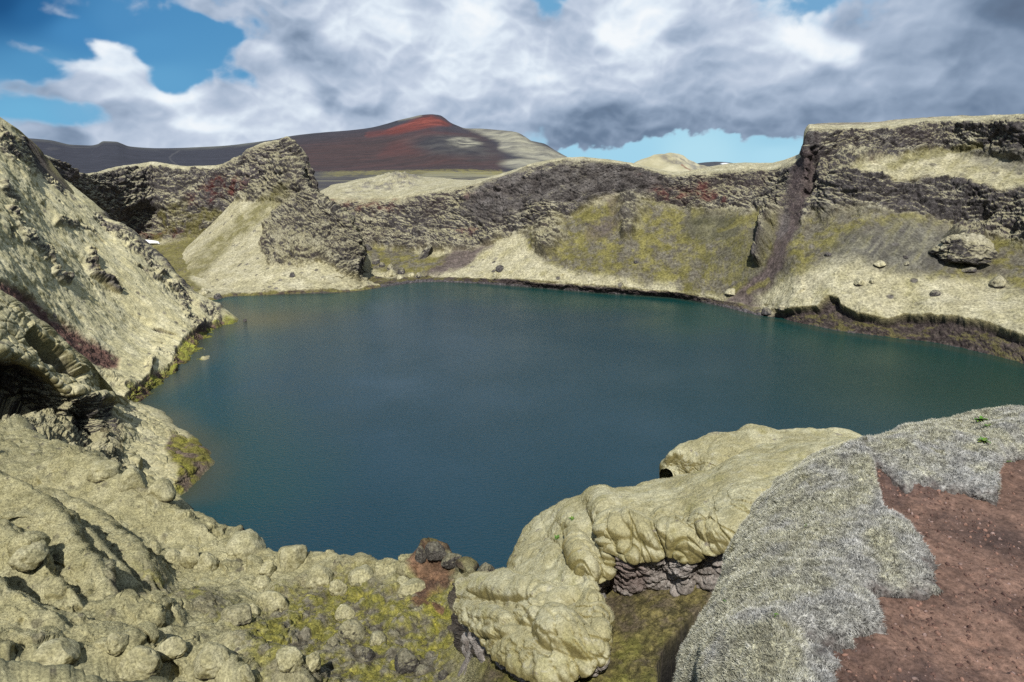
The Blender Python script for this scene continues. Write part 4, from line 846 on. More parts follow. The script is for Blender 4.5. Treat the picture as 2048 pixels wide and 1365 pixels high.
# ------------------------------------------------------------------ the bench below the viewer, left and middle foreground
def build_bench():
    us = [-300,-100,0,80,150,240,300,345,400,440,480,540,600,640,700,760,830,890,925,950,985,1040,1120,1200,1300,1400,1500,1700]
    sv = [780,820,846,876,903,940,973,1002,1032,1053,1076,1100,1106,1111,1117,1124,1128,1131,1134,1150,1155,1160,1165,1166,1166,1160,1150,1130]
    sz = [15,14.2,14,13.8,13.6,13.3,13,12.7,12.8,13,13.2,13.6,13.9,14,14.3,14.7,15,15.4,16,17.6,18.5,19.3,20.5,21.4,21.9,22.2,22.3,22.4]
    mz = [16,15.4,15,14.6,14.3,14.0,13.9,13.9,14,14.1,14.2,14.3,14.4,14.5,14.8,15.1,15.5,16,17,19.0,19.9,20.6,21.2,21.6,21.9,22.1,22.2,22.3]
    bz = [18.5,17.8,17.2,16.8,16.5,16.2,16,15.9,15.9,15.9,15.9,15.9,15.9,16,16.2,16.5,16.9,17.6,18.4,19.6,20.6,21.0,21.3,21.5,21.8,22.0,22.1,22.2]
    rows = []
    for f in (0, .12, .3, .5, .75, 1.0, 1.35):
        r = []
        for u, v, a, m, b in zip(us, sv, sz, mz, bz):
            vb = 1400; z = a + (m - a)*min(1, f*2) if f < .5 else m + (b - m)*(f - .5)*2
            r.append(Pz(u, v + (vb - v)*f, z))
        rows.append(r)
    g = np.array(rows)
    e1 = g[0]*np.array([1.03, 1.03, 1]); e1[:, 2] -= 2.2; e2 = g[0]*np.array([1.18, 1.18, 1]); e2[:, 2] = -3
    g = np.concatenate([e2[None], e1[None], g], 0)
    lf = g[:, :1] + np.array([-16, -10, 3]); lf[0, 0, 2] = -3; rt = g[:, -1:] + np.array([12, 1.5, 0]); g = np.concatenate([lf, g, rt], 1)
    cdiv = [26, 30, 28, 34, 34, 40, 32, 26, 30, 26, 26, 34, 34, 26, 34, 34, 38, 34, 22, 16, 22, 28, 34, 34, 36, 36, 30, 14, 24]
    s = loft(g, [12, 16, 60, 90, 110, 140, 120, 20], cdiv)
    p, uv, t = s.p, s.uv, s.t
    z = p[..., 2].copy(); X, Y = p[..., 0], p[..., 1]; u, v = uv[..., 0], uv[..., 1]
    def ridge(z, crest, sl, sr, rnd=.25, wob=.5):
        """roof-shaped ridge: crest = points (u, v, height); sl / sr fall per metre on its left and right side"""
        pts = np.array([Pz(a, b, c) for a, b, c in crest]); w = fbm(p, 2.2, 4, .55, 301)*wob
        best = np.full(z.shape, -99.); bd = np.full(z.shape, 1e9)
        for a, b in zip(pts[:-1], pts[1:]):
            ab = b[:2] - a[:2]; L2 = ab@ab; tt = np.clip(((X - a[0])*ab[0] + (Y - a[1])*ab[1])/L2, 0, 1)
            dx = X - a[0] - tt*ab[0]; dy = Y - a[1] - tt*ab[1]; dist = np.hypot(dx, dy)
            side = (ab[0]*dy - ab[1]*dx)      # > 0: left of the walking direction
            dd = np.where(side > 0, dist*sr, dist*sl) if ab[0] > 0 else np.where(side > 0, dist*sl, dist*sr)
            h = a[2] + (b[2] - a[2])*tt - (np.sqrt(dd*dd + rnd**2) - rnd) + w
            best = np.maximum(best, h)
        return smax(z, best, .25)
    # spurs running down from the upper left; steep on the lake side, gentle towards the viewer
    z = ridge(z, [(-120,900,18.2),(0,948,18.2),(62,978,17.9),(112,1030,17.6),(165,1100,17.2),(215,1160,16.7),(252,1214,16.0),(268,1240,15.0)], .55, 3.6)
    z = ridge(z, [(-60,1010,18.4),(0,1040,18.0),(60,1100,17.8),(105,1145,17.4),(140,1170,16.5)], .6, 3.0)
    z = ridge(z, [(-60,1120,18.8),(30,1180,18.2),(90,1215,17.6),(130,1230,17.0)], .5, 2.0)
    z = ridge(z, [(-60,1230,19.2),(40,1262,18.5),(120,1262,18.0),(200,1283,17.5),(238,1290,17.1)], .6, 2.2)
    z = ridge(z, [(-80,1310,19.8),(60,1330,19.2),(130,1350,18.8),(200,1380,18.4)], .6, 2.0)
    z = ridge(z, [(150,905,14.9),(205,935,14.8),(262,975,14.6),(330,1015,13.9),(400,1050,13.6)], .5, 1.2, wob=.35)
    z = ridge(z, [(120,985,15.8),(200,1040,15.4),(275,1105,15.2),(300,1150,14.9)], .45, 1.6, wob=.5)
    z = ridge(z, [(470,1270,16.6),(530,1300,16.6),(590,1340,16.6)], .7, 1.6, wob=.4)
    z = ridge(z, [(370,1280,17.0),(430,1300,17.0),(480,1350,16.9)], .8, 1.8, wob=.4)
    # knoll of rock at the brink
    z = ridge(z, [(838,1108,15.9),(870,1098,16.0),(900,1103,16.0),(930,1118,15.9)], 1.2, 1.2, .3, .5)
    z = ridge(z, [(960,1118,16.4),(990,1125,16.7),(1020,1140,17.2)], 1.1, 1.1, .3, .4)
    # deep cleft under the overhanging mat, cut to give the dark of its shadow
    cleft = poly(uv + np.stack([fbm(p, 1.2, 4, .6, 303)*14, fbm(p, 1.2, 4, .6, 304)*12], -1), [(1438,1150),(1446,1180),(1428,1205),(1380,1246),(1366,1262),(1332,1300),(1318,1330),(1316,1365),(1300,1500),(1480,1700),(1900,1700),(1900,1100),(1460,1120)], 3)
    inz = t > 2
    z = np.where(inz, z, p[..., 2])
    p = np.stack([X, Y, z], -1).astype(f32)
    n0 = smoothgrid(normals(p), 5); n0 *= np.sign(n0[..., 2:3].mean())
    uvw = uv + np.stack([fbm(p, 2, 4, .6, 305)*22, fbm(p, 2, 4, .6, 306)*16], -1)
    right = ss(905, 960, u)
    pillows = ss(760, 640, u)          # cushions of moss over rubble
    gravel = poly(uvw, [(560,1200),(700,1140),(800,1180),(905,1160),(915,1400),(500,1400),(480,1300)], 40)
    l1, l2, li = worley(p, 1.5, 310); m1, m2, mi = worley(p, .62, 311); k1, k2, ki = worley(p, .27, 312); q1, q2, qi = worley(p, .12, 314)
    a = fbm(p, 1.8, 5, .6, 313)
    d = fbm(p, 5, 3, .5, 315)*.35*(1 - right)
    sel = ss(-.1, .35, fbm(p, 3.5, 3, .5, 330))
    d = d + (pillows*.9 + .15)*((1 - l1*l1)*.40*np.clip(li*2 - .8, 0, 1)*(.3 + sel)) + (1 - right*.85)*((1 - m1*m1)*.24*np.clip(mi*2.2 - .7, 0, 1)*(.3 + sel) + (1 - k1*k1)*.035*ki)
    d = d + (fbm(p, .45, 4, .6, 335)*.07 + ss(.25, .5, fbm(p, .5, 3, .6, 336))*-.10)*(1 - right) + a*.16*(1 - right*.6) + fbm(p, .5, 4, .62, 331)*.05*(1 - right)
    d = d + gravel*(1 - right)*((1 - k1*k1)*.13*np.clip(ki*2 - .8, 0, 1) + (1 - q1*q1)*.05*qi)
    d = d + right*((1 - q1*q1)*.035*qi + fbm(p, .5, 4, .6, 316)*.09 + fbm(p, .12, 3, .65, 333)*.03)
    face = poly(uvw, [(912,1165),(940,1190),(962,1255),(990,1290),(1010,1320),(975,1318),(930,1310),(912,1260)], 5)
    knoll = np.maximum(poly(uvw, [(828,1100),(845,1085),(905,1088),(940,1110),(950,1140),(830,1140)], 5)*ss(.85, .5, normals(p)[..., 2]*np.sign(n0[..., 2].mean())), 0)
    edge_rock = ss(1.95, 1.6, t)
    rock = np.clip(np.maximum.reduce([face, cleft, edge_rock, knoll]), 0, 1)
    d = d + rock*(rocky(p, 1.6, 317)*.30 + fbm(p, .3, 3, .6, 318)*.05) + ss(2.5, 1.95, t)*fbm(p, 3, 4, .6, 319)*.5
    d *= ss(0, .5, t)
    p = p + n0*d[..., None]
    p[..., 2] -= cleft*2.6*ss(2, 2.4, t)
    n = normals(p); n *= np.sign(n[..., 2].mean())
    col, kk = ground_cover(p, n, 1.2, rock, mossiness=-.05, seed=320)
    col = mix(col, MOSS*.80, (1 - rock)*ss(-.3, .4, fbm(p, .9, 5, .65, 321))*.6); col = mix(col, C(.20,.185,.10), (1 - rock)*ss(.05, .4, fbm(p, .45, 4, .7, 332))*.5)
    b = fbm(p, .25, 4, .7, 322); c = fbm(p, .8, 5, .65, 323)
    # gravelly ground with small yellow-green cushions
    gc = mix(C(.075,.065,.058), C(.21,.195,.175), ss(-.35, .4, b + (ki - .5)*.7)); gc = mix(gc, mix(C(.16,.16,.03), C(.34,.31,.05), ss(-.3, .4, b)), ss(-.12, .2, c - (k1 < .35)*.1 + gravel*.06)*.85)
    gc = mix(gc, C(.28,.265,.20), ss(.5, .35, k1)*np.clip(ki*2 - 1, 0, 1)*.7)
    yl = poly(uvw, [(280,1190),(330,1180),(450,1230),(620,1290),(760,1330),(600,1340),(420,1290),(300,1225)], 20)
    bare = np.maximum(gravel, yl*.75)
    col = mix(col, gc, bare*(1 - rock)*(1 - right)*ss(-.45, -.1, c + gravel*.3 + (1-l1)*.0)*.9)
    col = mix(col, mix(C(.17,.17,.03), C(.33,.30,.05), ss(-.3, .3, b)), ell(uvw, 885, 1265, 40, 70)*.75*(1 - rock)*ss(-.3, .1, c))
    stones = ss(.30, .24, q1)*np.clip(qi*3 - 2, 0, 1); col = mix(col, C(.07,.062,.06), stones*ss(.2, .5, bare + .3*(a > .1))*.8)
    # dark stones showing through the moss on the left
    blk = ss(.27, .22, k1)*np.clip(ki*6 - 5, 0, 1)*pillows; col = mix(col, C(.06,.052,.055), blk*.85)
    strew = np.maximum(poly(uvw, [(225,1225),(300,1225),(300,1290),(245,1285)], 10), seg(uvw, [(280,1010),(320,1020)], 12)); col = mix(col, mix(C(.06,.05,.05), C(.15,.13,.125), ss(-.3, .3, b)), strew*ss(-.3, .1, c)*.85)
    # red soil on the little saddle
    rs = np.maximum(poly(uvw, [(815,1150),(850,1130),(885,1128),(905,1142),(900,1165),(880,1190),(850,1215),(835,1200),(850,1175)], 5), np.maximum(ell(uvw, 845, 1218, 18, 12), ell(uvw, 882, 1222, 12, 8)))
    col = mix(col, mix(C(.10,.055,.042), C(.21,.115,.085), ss(-.3, .4, c + b*.4)), rs*.9)
    # olive floor on the right
    g_ = fbm(p, .10, 3, .75, 334); of = mix(C(.075,.066,.035), C(.20,.17,.075), ss(-.35, .4, b*.7 + c*.5 + g_*.8)); of = mix(of, C(.15,.12,.105), ss(-.1, .3, fbm(p, .5, 5, .7, 325) + g_*.4)*.65)
    of = mix(of, mix(C(.15,.15,.04), C(.21,.20,.06), ss(-.2,.3,b)), poly(uvw, [(1190,1270),(1340,1280),(1340,1400),(1000,1400),(920,1310),(1000,1320)], 25)*ss(-.25, .2, c)*.8)
    of = mix(of, C(.11,.085,.075), poly(uvw, [(1225,1200),(1270,1190),(1290,1260),(1260,1280),(1230,1240)], 12)*.7*ss(-.3, .2, b))
    fl = right*(1 - rock)*ss(930, 985, u + fbm(p, 1, 3, .5, 326)*20); col = mix(col, of, fl)
    lf = mix(C(.055,.045,.045), C(.26,.23,.225), ss(-.1, .45, fbm(p, .10, 4, .75, 327))); lf = mix(lf, C(.07,.055,.05), ss(-.3, .3, c)*.4)
    col = mix(col, lf, np.maximum(face, cleft*.35)*.9)
    kn = mix(C(.06,.042,.035), C(.16,.115,.09), ss(-.3, .4, b)); kn = mix(kn, mix(OLIVE, YEL, .5), ss(.4, .75, n[..., 2] + c*.4)*.7)
    kz = poly(uvw, [(825,1080),(910,1080),(960,1105),(1030,1135),(1028,1150),(960,1150),(905,1130),(830,1135)], 5); col = mix(col, kn, kz*.85)
    mat_shade = poly(uv + np.stack([fbm(p, 1.2, 4, .6, 303)*14, fbm(p, 1.2, 4, .6, 304)*12], -1), [(1438,1140),(1446,1180),(1426,1205),(1376,1246),(1362,1262),(1327,1300),(1313,1330),(1311,1365),(1295,1500),(1480,1700),(1900,1700),(1900,1100),(1460,1120)], 3)
    col = mix(col, mix(C(.018,.017,.020), C(.05,.046,.05), ss(-.2, .5, b)), mat_shade)  # near-black colour over the cleft stands in for the mat's cast shadow
    V, F, Cc = shoots(p, n, col, (1 - rock)*(1 - cleft)*(t > 2)*(u < 1420)*(v < 1400)*(u > -20)*ss(.1, .5, n[..., 2]), 420000, .025, .055, .0065, 340, lambda bc, i, rs: np.clip(bc*(.95 + .5*rs.rand(len(bc), 1)), 0, .55), .15)
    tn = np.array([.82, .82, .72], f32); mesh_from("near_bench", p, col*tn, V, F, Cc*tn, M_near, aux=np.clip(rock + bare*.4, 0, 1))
    return p
bench_p = build_bench()
# ------------------------------------------------------------------ moss-draped lava ridge in the right foreground
def sheet_between(U, L, fr, bulge, floor, rec):
    U = np.array([pt(q) for q in U]); Lw = np.array([pt(q) for q in L]); rows = []
    b1 = U + np.array([0, .9, 0])*1.0; b1[:, 2] -= 1.6; b0 = U + np.array([0, 2.2, 0]); b0[:, 2] -= 5
    rows += [b0, b1]
    for f, h in zip(fr, bulge):
        q = U + (Lw - U)*f; q[:, 2] += h; rows.append(q)
    out = (Lw - U); out[:, 2] = 0; out /= np.linalg.norm(out, axis=1)[:, None]
    a = Lw - out*rec[0]; a[:, 2] -= .28; b = Lw - out*rec[1]; b[:, 2] = Lw[:, 2] - np.array(floor)
    c = b - out*.2; c[:, 2] -= 1.5
    return np.array(rows + [a, b, c])
def drape_moss(name, g, rdiv, cdiv, seed, lipt, rockf, mat, fold=.12, creases=(), nsh=130000, pads=()):
    rt = g[:, -1:] + np.array([9, .8, .3]); g = np.concatenate([g, rt], 1)
    s = loft(g, rdiv, list(cdiv) + [40]); p, uv, t, sc = s.p, s.uv, s.t, s.s
    n0 = smoothgrid(normals(p), 4); n0 *= np.sign(n0[..., 2:3].mean())
    top = ss(lipt + .35, lipt + .05, t)
    nearl = ss(lipt - 1.9, lipt - .1, t)*ss(lipt + .3, lipt + .1, t)
    # folds hang towards the lower right
    dv = np.array([.55, -.75, -.35], f32); ps = p - dv*((p@dv)*.72)[..., None]
    w = p + np.stack([fbm(p, .8, 3, .5, seed+20), fbm(p, .8, 3, .5, seed+21), fbm(p, .8, 3, .5, seed+22)], -1)*.22; ps = w - dv*((w@dv)*.66)[..., None]
    f1, f2, fi = worley(ps, .26, seed); g1, g2, gi = worley(ps, .10, seed + 1); h1, h2, hi = worley(p, .9, seed + 2)
    folds = (1 - f1*f1)*fold*(.35 + fi)*(.2 + nearl) + (1 - g1*g1)*fold*.32*(.25 + nearl*.8)
    d = top*(folds + fbm(p, 1.6, 4, .5, seed + 3)*.22 + (1 - h1*h1)*.16 + fbm(p, .30, 5, .62, seed + 4)*.045 + fbm(p, .06, 3, .6, seed + 12)*.008 - ss(.06, 0, f2 - f1)*.05*nearl)
    d += (1 - top)*(rocky(p, 1.1, seed + 5)*.20 + fbm(p, .18, 4, .65, seed + 6)*.05)
    for pts_, w_, dp in creases:
        uvc = uv + np.stack([fbm(p, .5, 3, .6, seed+30)*8, fbm(p, .5, 3, .6, seed+31)*8], -1); d -= seg(uvc, pts_, w_*.9, .98)**1.5*dp*.22*top
    for cx_, cy_, rx_, ry_, an_, hh_ in pads: d += (1 - np.clip((((uv[..., 0] - cx_)*cos(radians(an_)) + (uv[..., 1] - cy_)*sin(radians(an_)))/rx_)**2 + ((-(uv[..., 0] - cx_)*sin(radians(an_)) + (uv[..., 1] - cy_)*cos(radians(an_)))/ry_)**2, 0, 1))**.6*hh_*top
    d *= ss(0, 1, t)
    p = p + n0*d[..., None]; n = normals(p); n *= np.sign((n*n0).sum(-1).mean())
    a = fbm(p, .9, 4, .6, seed + 7); b = fbm(p, .22, 4, .65, seed + 8); c = fbm(p, .07, 3, .7, seed + 9)
    m = mix(C(.325,.30,.18), C(.44,.42,.295), ss(-.35, .4, a + b*.5 + c*.25)); m = mix(m, C(.27,.25,.10), ss(.05, .5, fbm(p, .6, 4, .6, seed + 10))*.5)
    m = mix(m, C(.33,.32,.29), ss(.28, .5, b + c*.3)*.5)
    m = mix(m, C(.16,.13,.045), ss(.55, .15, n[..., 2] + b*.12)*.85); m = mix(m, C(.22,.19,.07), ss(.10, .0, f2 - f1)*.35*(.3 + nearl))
    fleck = ss(.40, .46, fbm(p, .28, 4, .6, seed + 11)); m = mix(m, C(.13,.11,.11), fleck*.7)
    r = mix(C(.20,.175,.165), C(.42,.375,.36), ss(-.3, .4, b)); r = mix(r, C(.46,.44,.43), ss(.05, .35, c + b*.4)*.6); r = mix(r, C(.07,.055,.045), ss(.15, .5, a)*.5)
    if rockf is not None: r = rockf(r, p, uv, a, b, c)
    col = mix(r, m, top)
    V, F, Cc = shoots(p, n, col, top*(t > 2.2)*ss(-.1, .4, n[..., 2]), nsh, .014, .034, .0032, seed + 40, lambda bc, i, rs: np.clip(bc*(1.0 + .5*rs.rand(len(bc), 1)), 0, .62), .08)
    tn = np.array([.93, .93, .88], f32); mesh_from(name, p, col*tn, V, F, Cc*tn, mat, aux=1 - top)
    return p, n
def build_moss_ridges():
    # far knob
    U = [(1336,940,-22.6),(1338,925,-22.8),(1352,906,-23.1),(1377,891,-23.2),(1415,880,-23.3),(1465,872,-23.4),(1505,861,-23.6),(1550,863,-23.6),(1600,866,-23.7),(1680,877,-23.8),(1765,889,-23.9),(1900,900,-24)]
    L = [(1352,968,-22.4),(1370,962,-22.5),(1392,960,-22.6),(1418,968,-22.7),(1440,975,-22.8),(1480,980,-22.9),(1520,985,-23),(1560,990,-23.1),(1600,990,-23.2),(1690,1000,-23.3),(1780,1000,-23.4),(1900,1010,-23.5)]
    g = sheet_between(U, L, (0, .25, .55, .85, 1), (0, .12, .16, .1, 0), [1.6]*12, (.15, .4))
    def knob(r, p, uv, a, b, c): return mix(r, C(.04,.03,.03), .4)
    drape_moss("moss_ridge", g, [4, 20, 40, 60, 60, 30, 20, 30, 6], [22, 24, 26, 30, 36, 36, 38, 36, 40, 36, 20], 401, 6, knob, M_moss, .10)
    # near ridge with its hanging folds
    U = [(912,1190,-19.2),(936,1180,-19.6),(985,1160,-19.9),(1029,1141,-20.2),(1031,1112,-20.5),(1042,1084,-20.8),(1067,1055,-21.1),(1095,1036,-21.3),(1120,1021,-21.5),(1150,1007,-21.7),(1182,997,-21.9),(1215,993,-22),(1248,989,-22.1),(1299,978,-22.3),(1345,974,-22.5),(1385,963,-22.6),(1425,953,-22.8),(1470,925,-23),(1530,905,-23.2),(1620,895,-23.4),(1780,890,-23.6)]
    L = [(930,1218,-19.9),(955,1252,-20.3),(990,1283,-20.8),(1030,1320,-21.3),(1120,1350,-21.7),(1206,1322,-22),(1212,1290,-22.1),(1196,1218,-22.1),(1172,1170,-22.2),(1215,1142,-22.4),(1222,1090,-22.8),(1262,1114,-22.8),(1310,1108,-22.9),(1340,1102,-23),(1373,1118,-23.0),(1398,1092,-23.2),(1434,1096,-23.3),(1468,1078,-23.5),(1510,1060,-23.6),(1570,1040,-23.7),(1700,1000,-23.9)]
    fl = [1.5,1.2,.9,.6,.55,.55,.6,.8,.8,.9,1.3,1.5,1.5,1.5,1.5,1.6,1.6,1.7,1.7,1.7,1.7]
    g = sheet_between(U, L, (0, .12, .35, .62, .86, 1), (0, .22, .42, .48, .34, 0), fl, (.10, .42))
    # the hollow between the lower lobe and the upper folds
    def rk(r, p, uv, a, b, c):
        r = mix(r, C(.28,.28,.29), poly(uv, [(1150,1180),(1215,1180),(1225,1290),(1195,1250)], 8)*.5); return mix(r, mix(C(.15,.105,.10), C(.26,.19,.175), ss(-.3, .4, a)), poly(uv, [(1215,1100),(1290,1110),(1300,1180),(1220,1180)], 14)*.6)
    p, n = drape_moss("moss_ridge", g, [4, 16, 30, 60, 80, 80, 50, 30, 50, 6], [16, 24, 26, 26, 30, 34, 34, 34, 30, 30, 26, 30, 36, 34, 30, 30, 34, 34, 30, 26], 411, 7, rk, M_moss, .10, [([(930,1203),(962,1204),(978,1202),(998,1213),(1026,1224),(1046,1220),(1062,1210),(1072,1192)], 7, .30), ([(1026,1233),(1060,1240),(1076,1256),(1080,1281),(1094,1306),(1130,1318),(1180,1332)], 6, .30),
        ([(1112,1090),(1132,1112),(1152,1132),(1170,1156),(1142,1186),(1118,1192),(1085,1205)], 6, .28), ([(1190,1060),(1215,1078),(1240,1096)], 5, .16), ([(1245,1035),(1275,1052),(1300,1060)], 4, .12), ([(960,1235),(1000,1262),(1035,1268),(1062,1250)], 5, .16), ([(1080,1040),(1100,1075),(1112,1092)], 4, .10), ([(1330,1020),(1350,1035),(1372,1040)], 4, .12), ([(1380,1060),(1402,1075),(1420,1090)], 4, .14), ([(1300,1075),(1322,1092),(1332,1106)], 4, .14)], 260000,
        [(1030,1186,92,26,6,.26), (1000,1250,52,28,30,.24), (1140,1280,72,44,25,.34), (1068,1240,30,26,0,.20), (1120,1205,52,24,-25,.20), (1168,1110,26,52,-25,.22), (1290,1070,52,26,25,.20), (1360,1075,46,28,25,.18), (1425,1062,40,26,20,.16), (1240,1062,40,26,30,.16)])
    return p
ridge_p = build_moss_ridges()
# ------------------------------------------------------------------ red soil of the rim path and the grey moss mats on it
SOIL = 28.36
def soil_height(x, y):
    q = np.stack([x, y, 0*x], -1).astype(f32)
    return SOIL + fbm(q, 1.6, 3, .5, 501)*.07 + .02*y - .015*x
def on_soil(u, v):
    q = Pz(u, v, SOIL)
    for _ in range(4): q = Pz(u, v, float(soil_height(np.array(q[0]), np.array(q[1]))))
    return q
MATMID = []
MATP = []
def build_mat(name, label, Lsil, Redge, thick, seed, zl, under, cdiv, nblade=260000):
    n = len(Lsil); rows = []
    R = np.array([on_soil(*q) for q in Redge]); Ls = np.array([Pz(u, v, z) for (u, v), z in zip(Lsil, zl)])
    MATMID.extend([tuple(q) for q in ((R*.66 + Ls*.34)[:, :2][::-1] if not MATMID else (R*.66 + Ls*.34)[1:, :2])])
    R0 = R.copy(); R0[:, 2] -= .03
    rows.append(R0)
    for f, h in ((.03, .3), (.10, .62), (.28, .95), (.5, 1.05), (.75, .9), (.92, .5), (1.0, 0)):
        q = R + (Ls - R)*f; q[:, 2] = R[:, 2] - (R[:, 2] - Ls[:, 2])*f**1.9 + thick*h; rows.append(q)
    out = Ls - R; out[:, 2] = 0; out /= np.linalg.norm(out, axis=1)[:, None]
    a = Ls + out*.03; a[:, 2] -= .13; b = Ls - out*.10; b[:, 2] -= .26; c = Ls - out*.30; c[:, 2] -= .30
    rows += [a, b, c] if under else [b, c]
    g = np.array(rows)
    rd = [8, 16, 44, 60, 70, 50, 30, 20, 14, 8] if under else [8, 16, 44, 60, 70, 50, 30, 14, 8]
    s = loft(g, rd, cdiv); p, t = s.p, s.t
    n0 = smoothgrid(normals(p), 3); n0 *= np.sign(n0[..., 2:3].mean())
    # ragged outline
    q = p.copy(); edge = ss(1.9, .2, t); wob = fbm(q, .45, 4, .6, seed)*.16 + fbm(q, .12, 4, .65, seed + 1)*.09
    inw = (Ls - R); inw /= np.linalg.norm(inw, axis=1)[:, None]; cs = np.interp(s.s[0], np.arange(n), np.arange(n)); iw = pchip(inw, cs)
    p = p + (iw[None]*(wob*edge)[..., None]).astype(f32)
    top = ss(.3, 1.6, t)
    g0 = fbm(p, .05, 4, .65, seed + 3)
    d = top*(fbm(p, .7, 3, .5, seed + 4)*.085 + fbm(p, .25, 4, .55, seed + 5)*.045) + (.25 + .75*top)*g0*.014
    p = p + n0*d[..., None]; nn = normals(p); nn *= np.sign((nn*n0).sum(-1).mean())
    a = fbm(p, .25, 4, .6, seed + 6); b = fbm(p, .06, 4, .7, seed + 7)
    grey = C(.30,.30,.285); green = C(.36,.35,.235)
    yg = ss(-.25, .35, a + (t - 2.8)/7)
    col = mix(np.broadcast_to(grey, p.shape), green, yg*.8)*(.75 + .5*ss(-.3, .3, g0))[..., None]
    sh = ss(.32, .5, fbm(p, .16, 4, .6, seed + 8)); col = mix(col, C(.17,.155,.055), sh*.7)
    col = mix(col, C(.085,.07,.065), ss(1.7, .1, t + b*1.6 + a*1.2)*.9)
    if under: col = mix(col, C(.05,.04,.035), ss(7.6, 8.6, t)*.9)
    ygr = yg.ravel()
    def tips(bc, i, rs):
        return mix(np.clip(bc*1.6, 0, .66), C(.64,.64,.60), (rs.rand(len(bc))*.8*(1 - ygr[i]*.45)).astype(f32))
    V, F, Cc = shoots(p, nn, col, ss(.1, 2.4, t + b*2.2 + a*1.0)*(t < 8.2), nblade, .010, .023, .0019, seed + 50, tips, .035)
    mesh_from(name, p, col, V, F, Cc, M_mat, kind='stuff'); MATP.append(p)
    return p
mat1 = build_mat("grey_moss", "", [(1735,925),(1690,918),(1640,928),(1585,947),(1535,985),(1500,1032),(1470,1082),(1450,1130),(1440,1180),(1425,1230),(1402,1290),(1388,1345),(1378,1400),(1360,1500),(1330,1750)],
    [(1712,945),(1735,975),(1752,992),(1768,1022),(1803,1062),(1836,1082),(1858,1122),(1838,1165),(1795,1190),(1745,1200),(1778,1262),(1700,1300),(1625,1300),(1668,1420),(1600,1700)], .13, 601,
    [28.2,28.2,28.18,28.16,28.14,28.13,28.12,28.12,28.11,28.1,28.1,28.1,28.1,28.1,28.1], True, [36, 34, 36, 44, 48, 46, 40, 42, 44, 40, 46, 44, 46, 20])
mat2 = build_mat("grey_moss", "", [(1700,922),(1712,908),(1740,893),(1775,880),(1800,868),(1840,857),(1900,846),(1960,838),(2048,833),(2200,830),(2400,840)],
    [(1712,935),(1740,928),(1775,955),(1810,978),(1850,975),(1900,990),(1985,1015),(1985,960),(2048,920),(2200,935),(2400,960)], .10, 631,
    [28.22,28.22,28.24,28.26,28.27,28.28,28.28,28.28,28.28,28.28,28.28], True, [24, 34, 40, 40, 44, 54, 60, 60, 60, 30], 170000)

def build_soil():
    edge = np.array([(-5,-6),(-5,-2),(-4.4,.2),(-1.6,.7)] + [tuple(q) for q in MATMID] + [(8,4.6),(13,3.5)], float)  # first points: plateau added to the left, out of view, to shade the cleft
    n_ = len(edge); tt = np.linspace(0, 1, n_)
    inner = np.stack([np.interp(tt, [0, .2, .45, .7, 1], [-3, .0, 1.2, 2.6, 13]), np.interp(tt, [0, .2, .45, .7, 1], [-8, -3, -.5, .6, 0])], 1)
    rows = []
    for f in (0, .35, .7, 1): q = inner + (edge - inner)*f; rows.append(np.stack([q[:, 0], q[:, 1], 0*q[:, 0]], 1))
    far = inner*np.array([1, 1]) + (inner - edge)*2; rows.insert(0, np.stack([far[:, 0], far[:, 1], 0*far[:, 0]], 1))
    g = np.array(rows); 
    s = loft(g, [30, 140, 140, 110], [6, 10, 14] + [26]*(n_ - 6) + [40, 30], smooth=True); p = s.p
    p[..., 2] = soil_height(p[..., 0], p[..., 1])
    q = p*np.array([1, 1, 0], f32)
    p[..., 2] += fbm(q, .35, 5, .6, 502)*.040 + fbm(q, .07, 4, .65, 503)*.012
    # cliff under the rim
    base = p[-1].copy(); rows2 = []
    outd = np.gradient(base, axis=0); outd = np.stack([-outd[:, 1], outd[:, 0], 0*outd[:, 0]], 1); outd /= np.linalg.norm(outd, axis=1)[:, None]
    for k in range(1, 121):
        f = k/120.; q = base.copy(); q[:, 2] -= 9.5*f; q += outd*(-.35*np.sin(min(1, f*3)*pi/2) + f*1.2); rows2.append(q)
    c = np.array(rows2, f32); c = c + (outd[None]*(rocky(c, 2.0, 505)*.35)[..., None]).astype(f32)
    p = np.concatenate([p, c], 0); n = normals(p); n *= np.sign(n[..., 2].mean())
    q = p; a = fbm(q, .5, 5, .6, 506); b = fbm(q, .10, 4, .7, 507); e = fbm(q, .03, 3, .7, 508)
    col = mix(C(.095,.060,.047), C(.185,.116,.088), ss(-.35, .4, a + b*.55)); col = mix(col, C(.065,.045,.042), ss(.0, .45, fbm(q, .8, 5, .65, 509) - b*.3)*.75)
    col = mix(col, C(.26,.155,.115), ss(.25, .5, b + a*.3)*.5); col = mix(col, C(.05,.04,.038), ss(.35, .5, e)*.5)
    dark = np.exp(-(((p[..., 0] - P(2035,1110,2.6)[0])/.22)**2 + ((p[..., 1] - 2.75)/.22)**2)*1.2); col = mix(col, C(.05,.036,.033), dark*.75)
    cl = np.zeros(p.shape[:2]); cl[-120:] = 1
    col = mix(col, mix(C(.05,.042,.042), C(.13,.11,.11), ss(-.3, .4, fbm(p, .3, 4, .7, 510))), cl)
    grid_mesh("red_soil", p, col, cl*.8, M_soil)
    return p
soil_p = build_soil()
print("near", time.time() - T0)
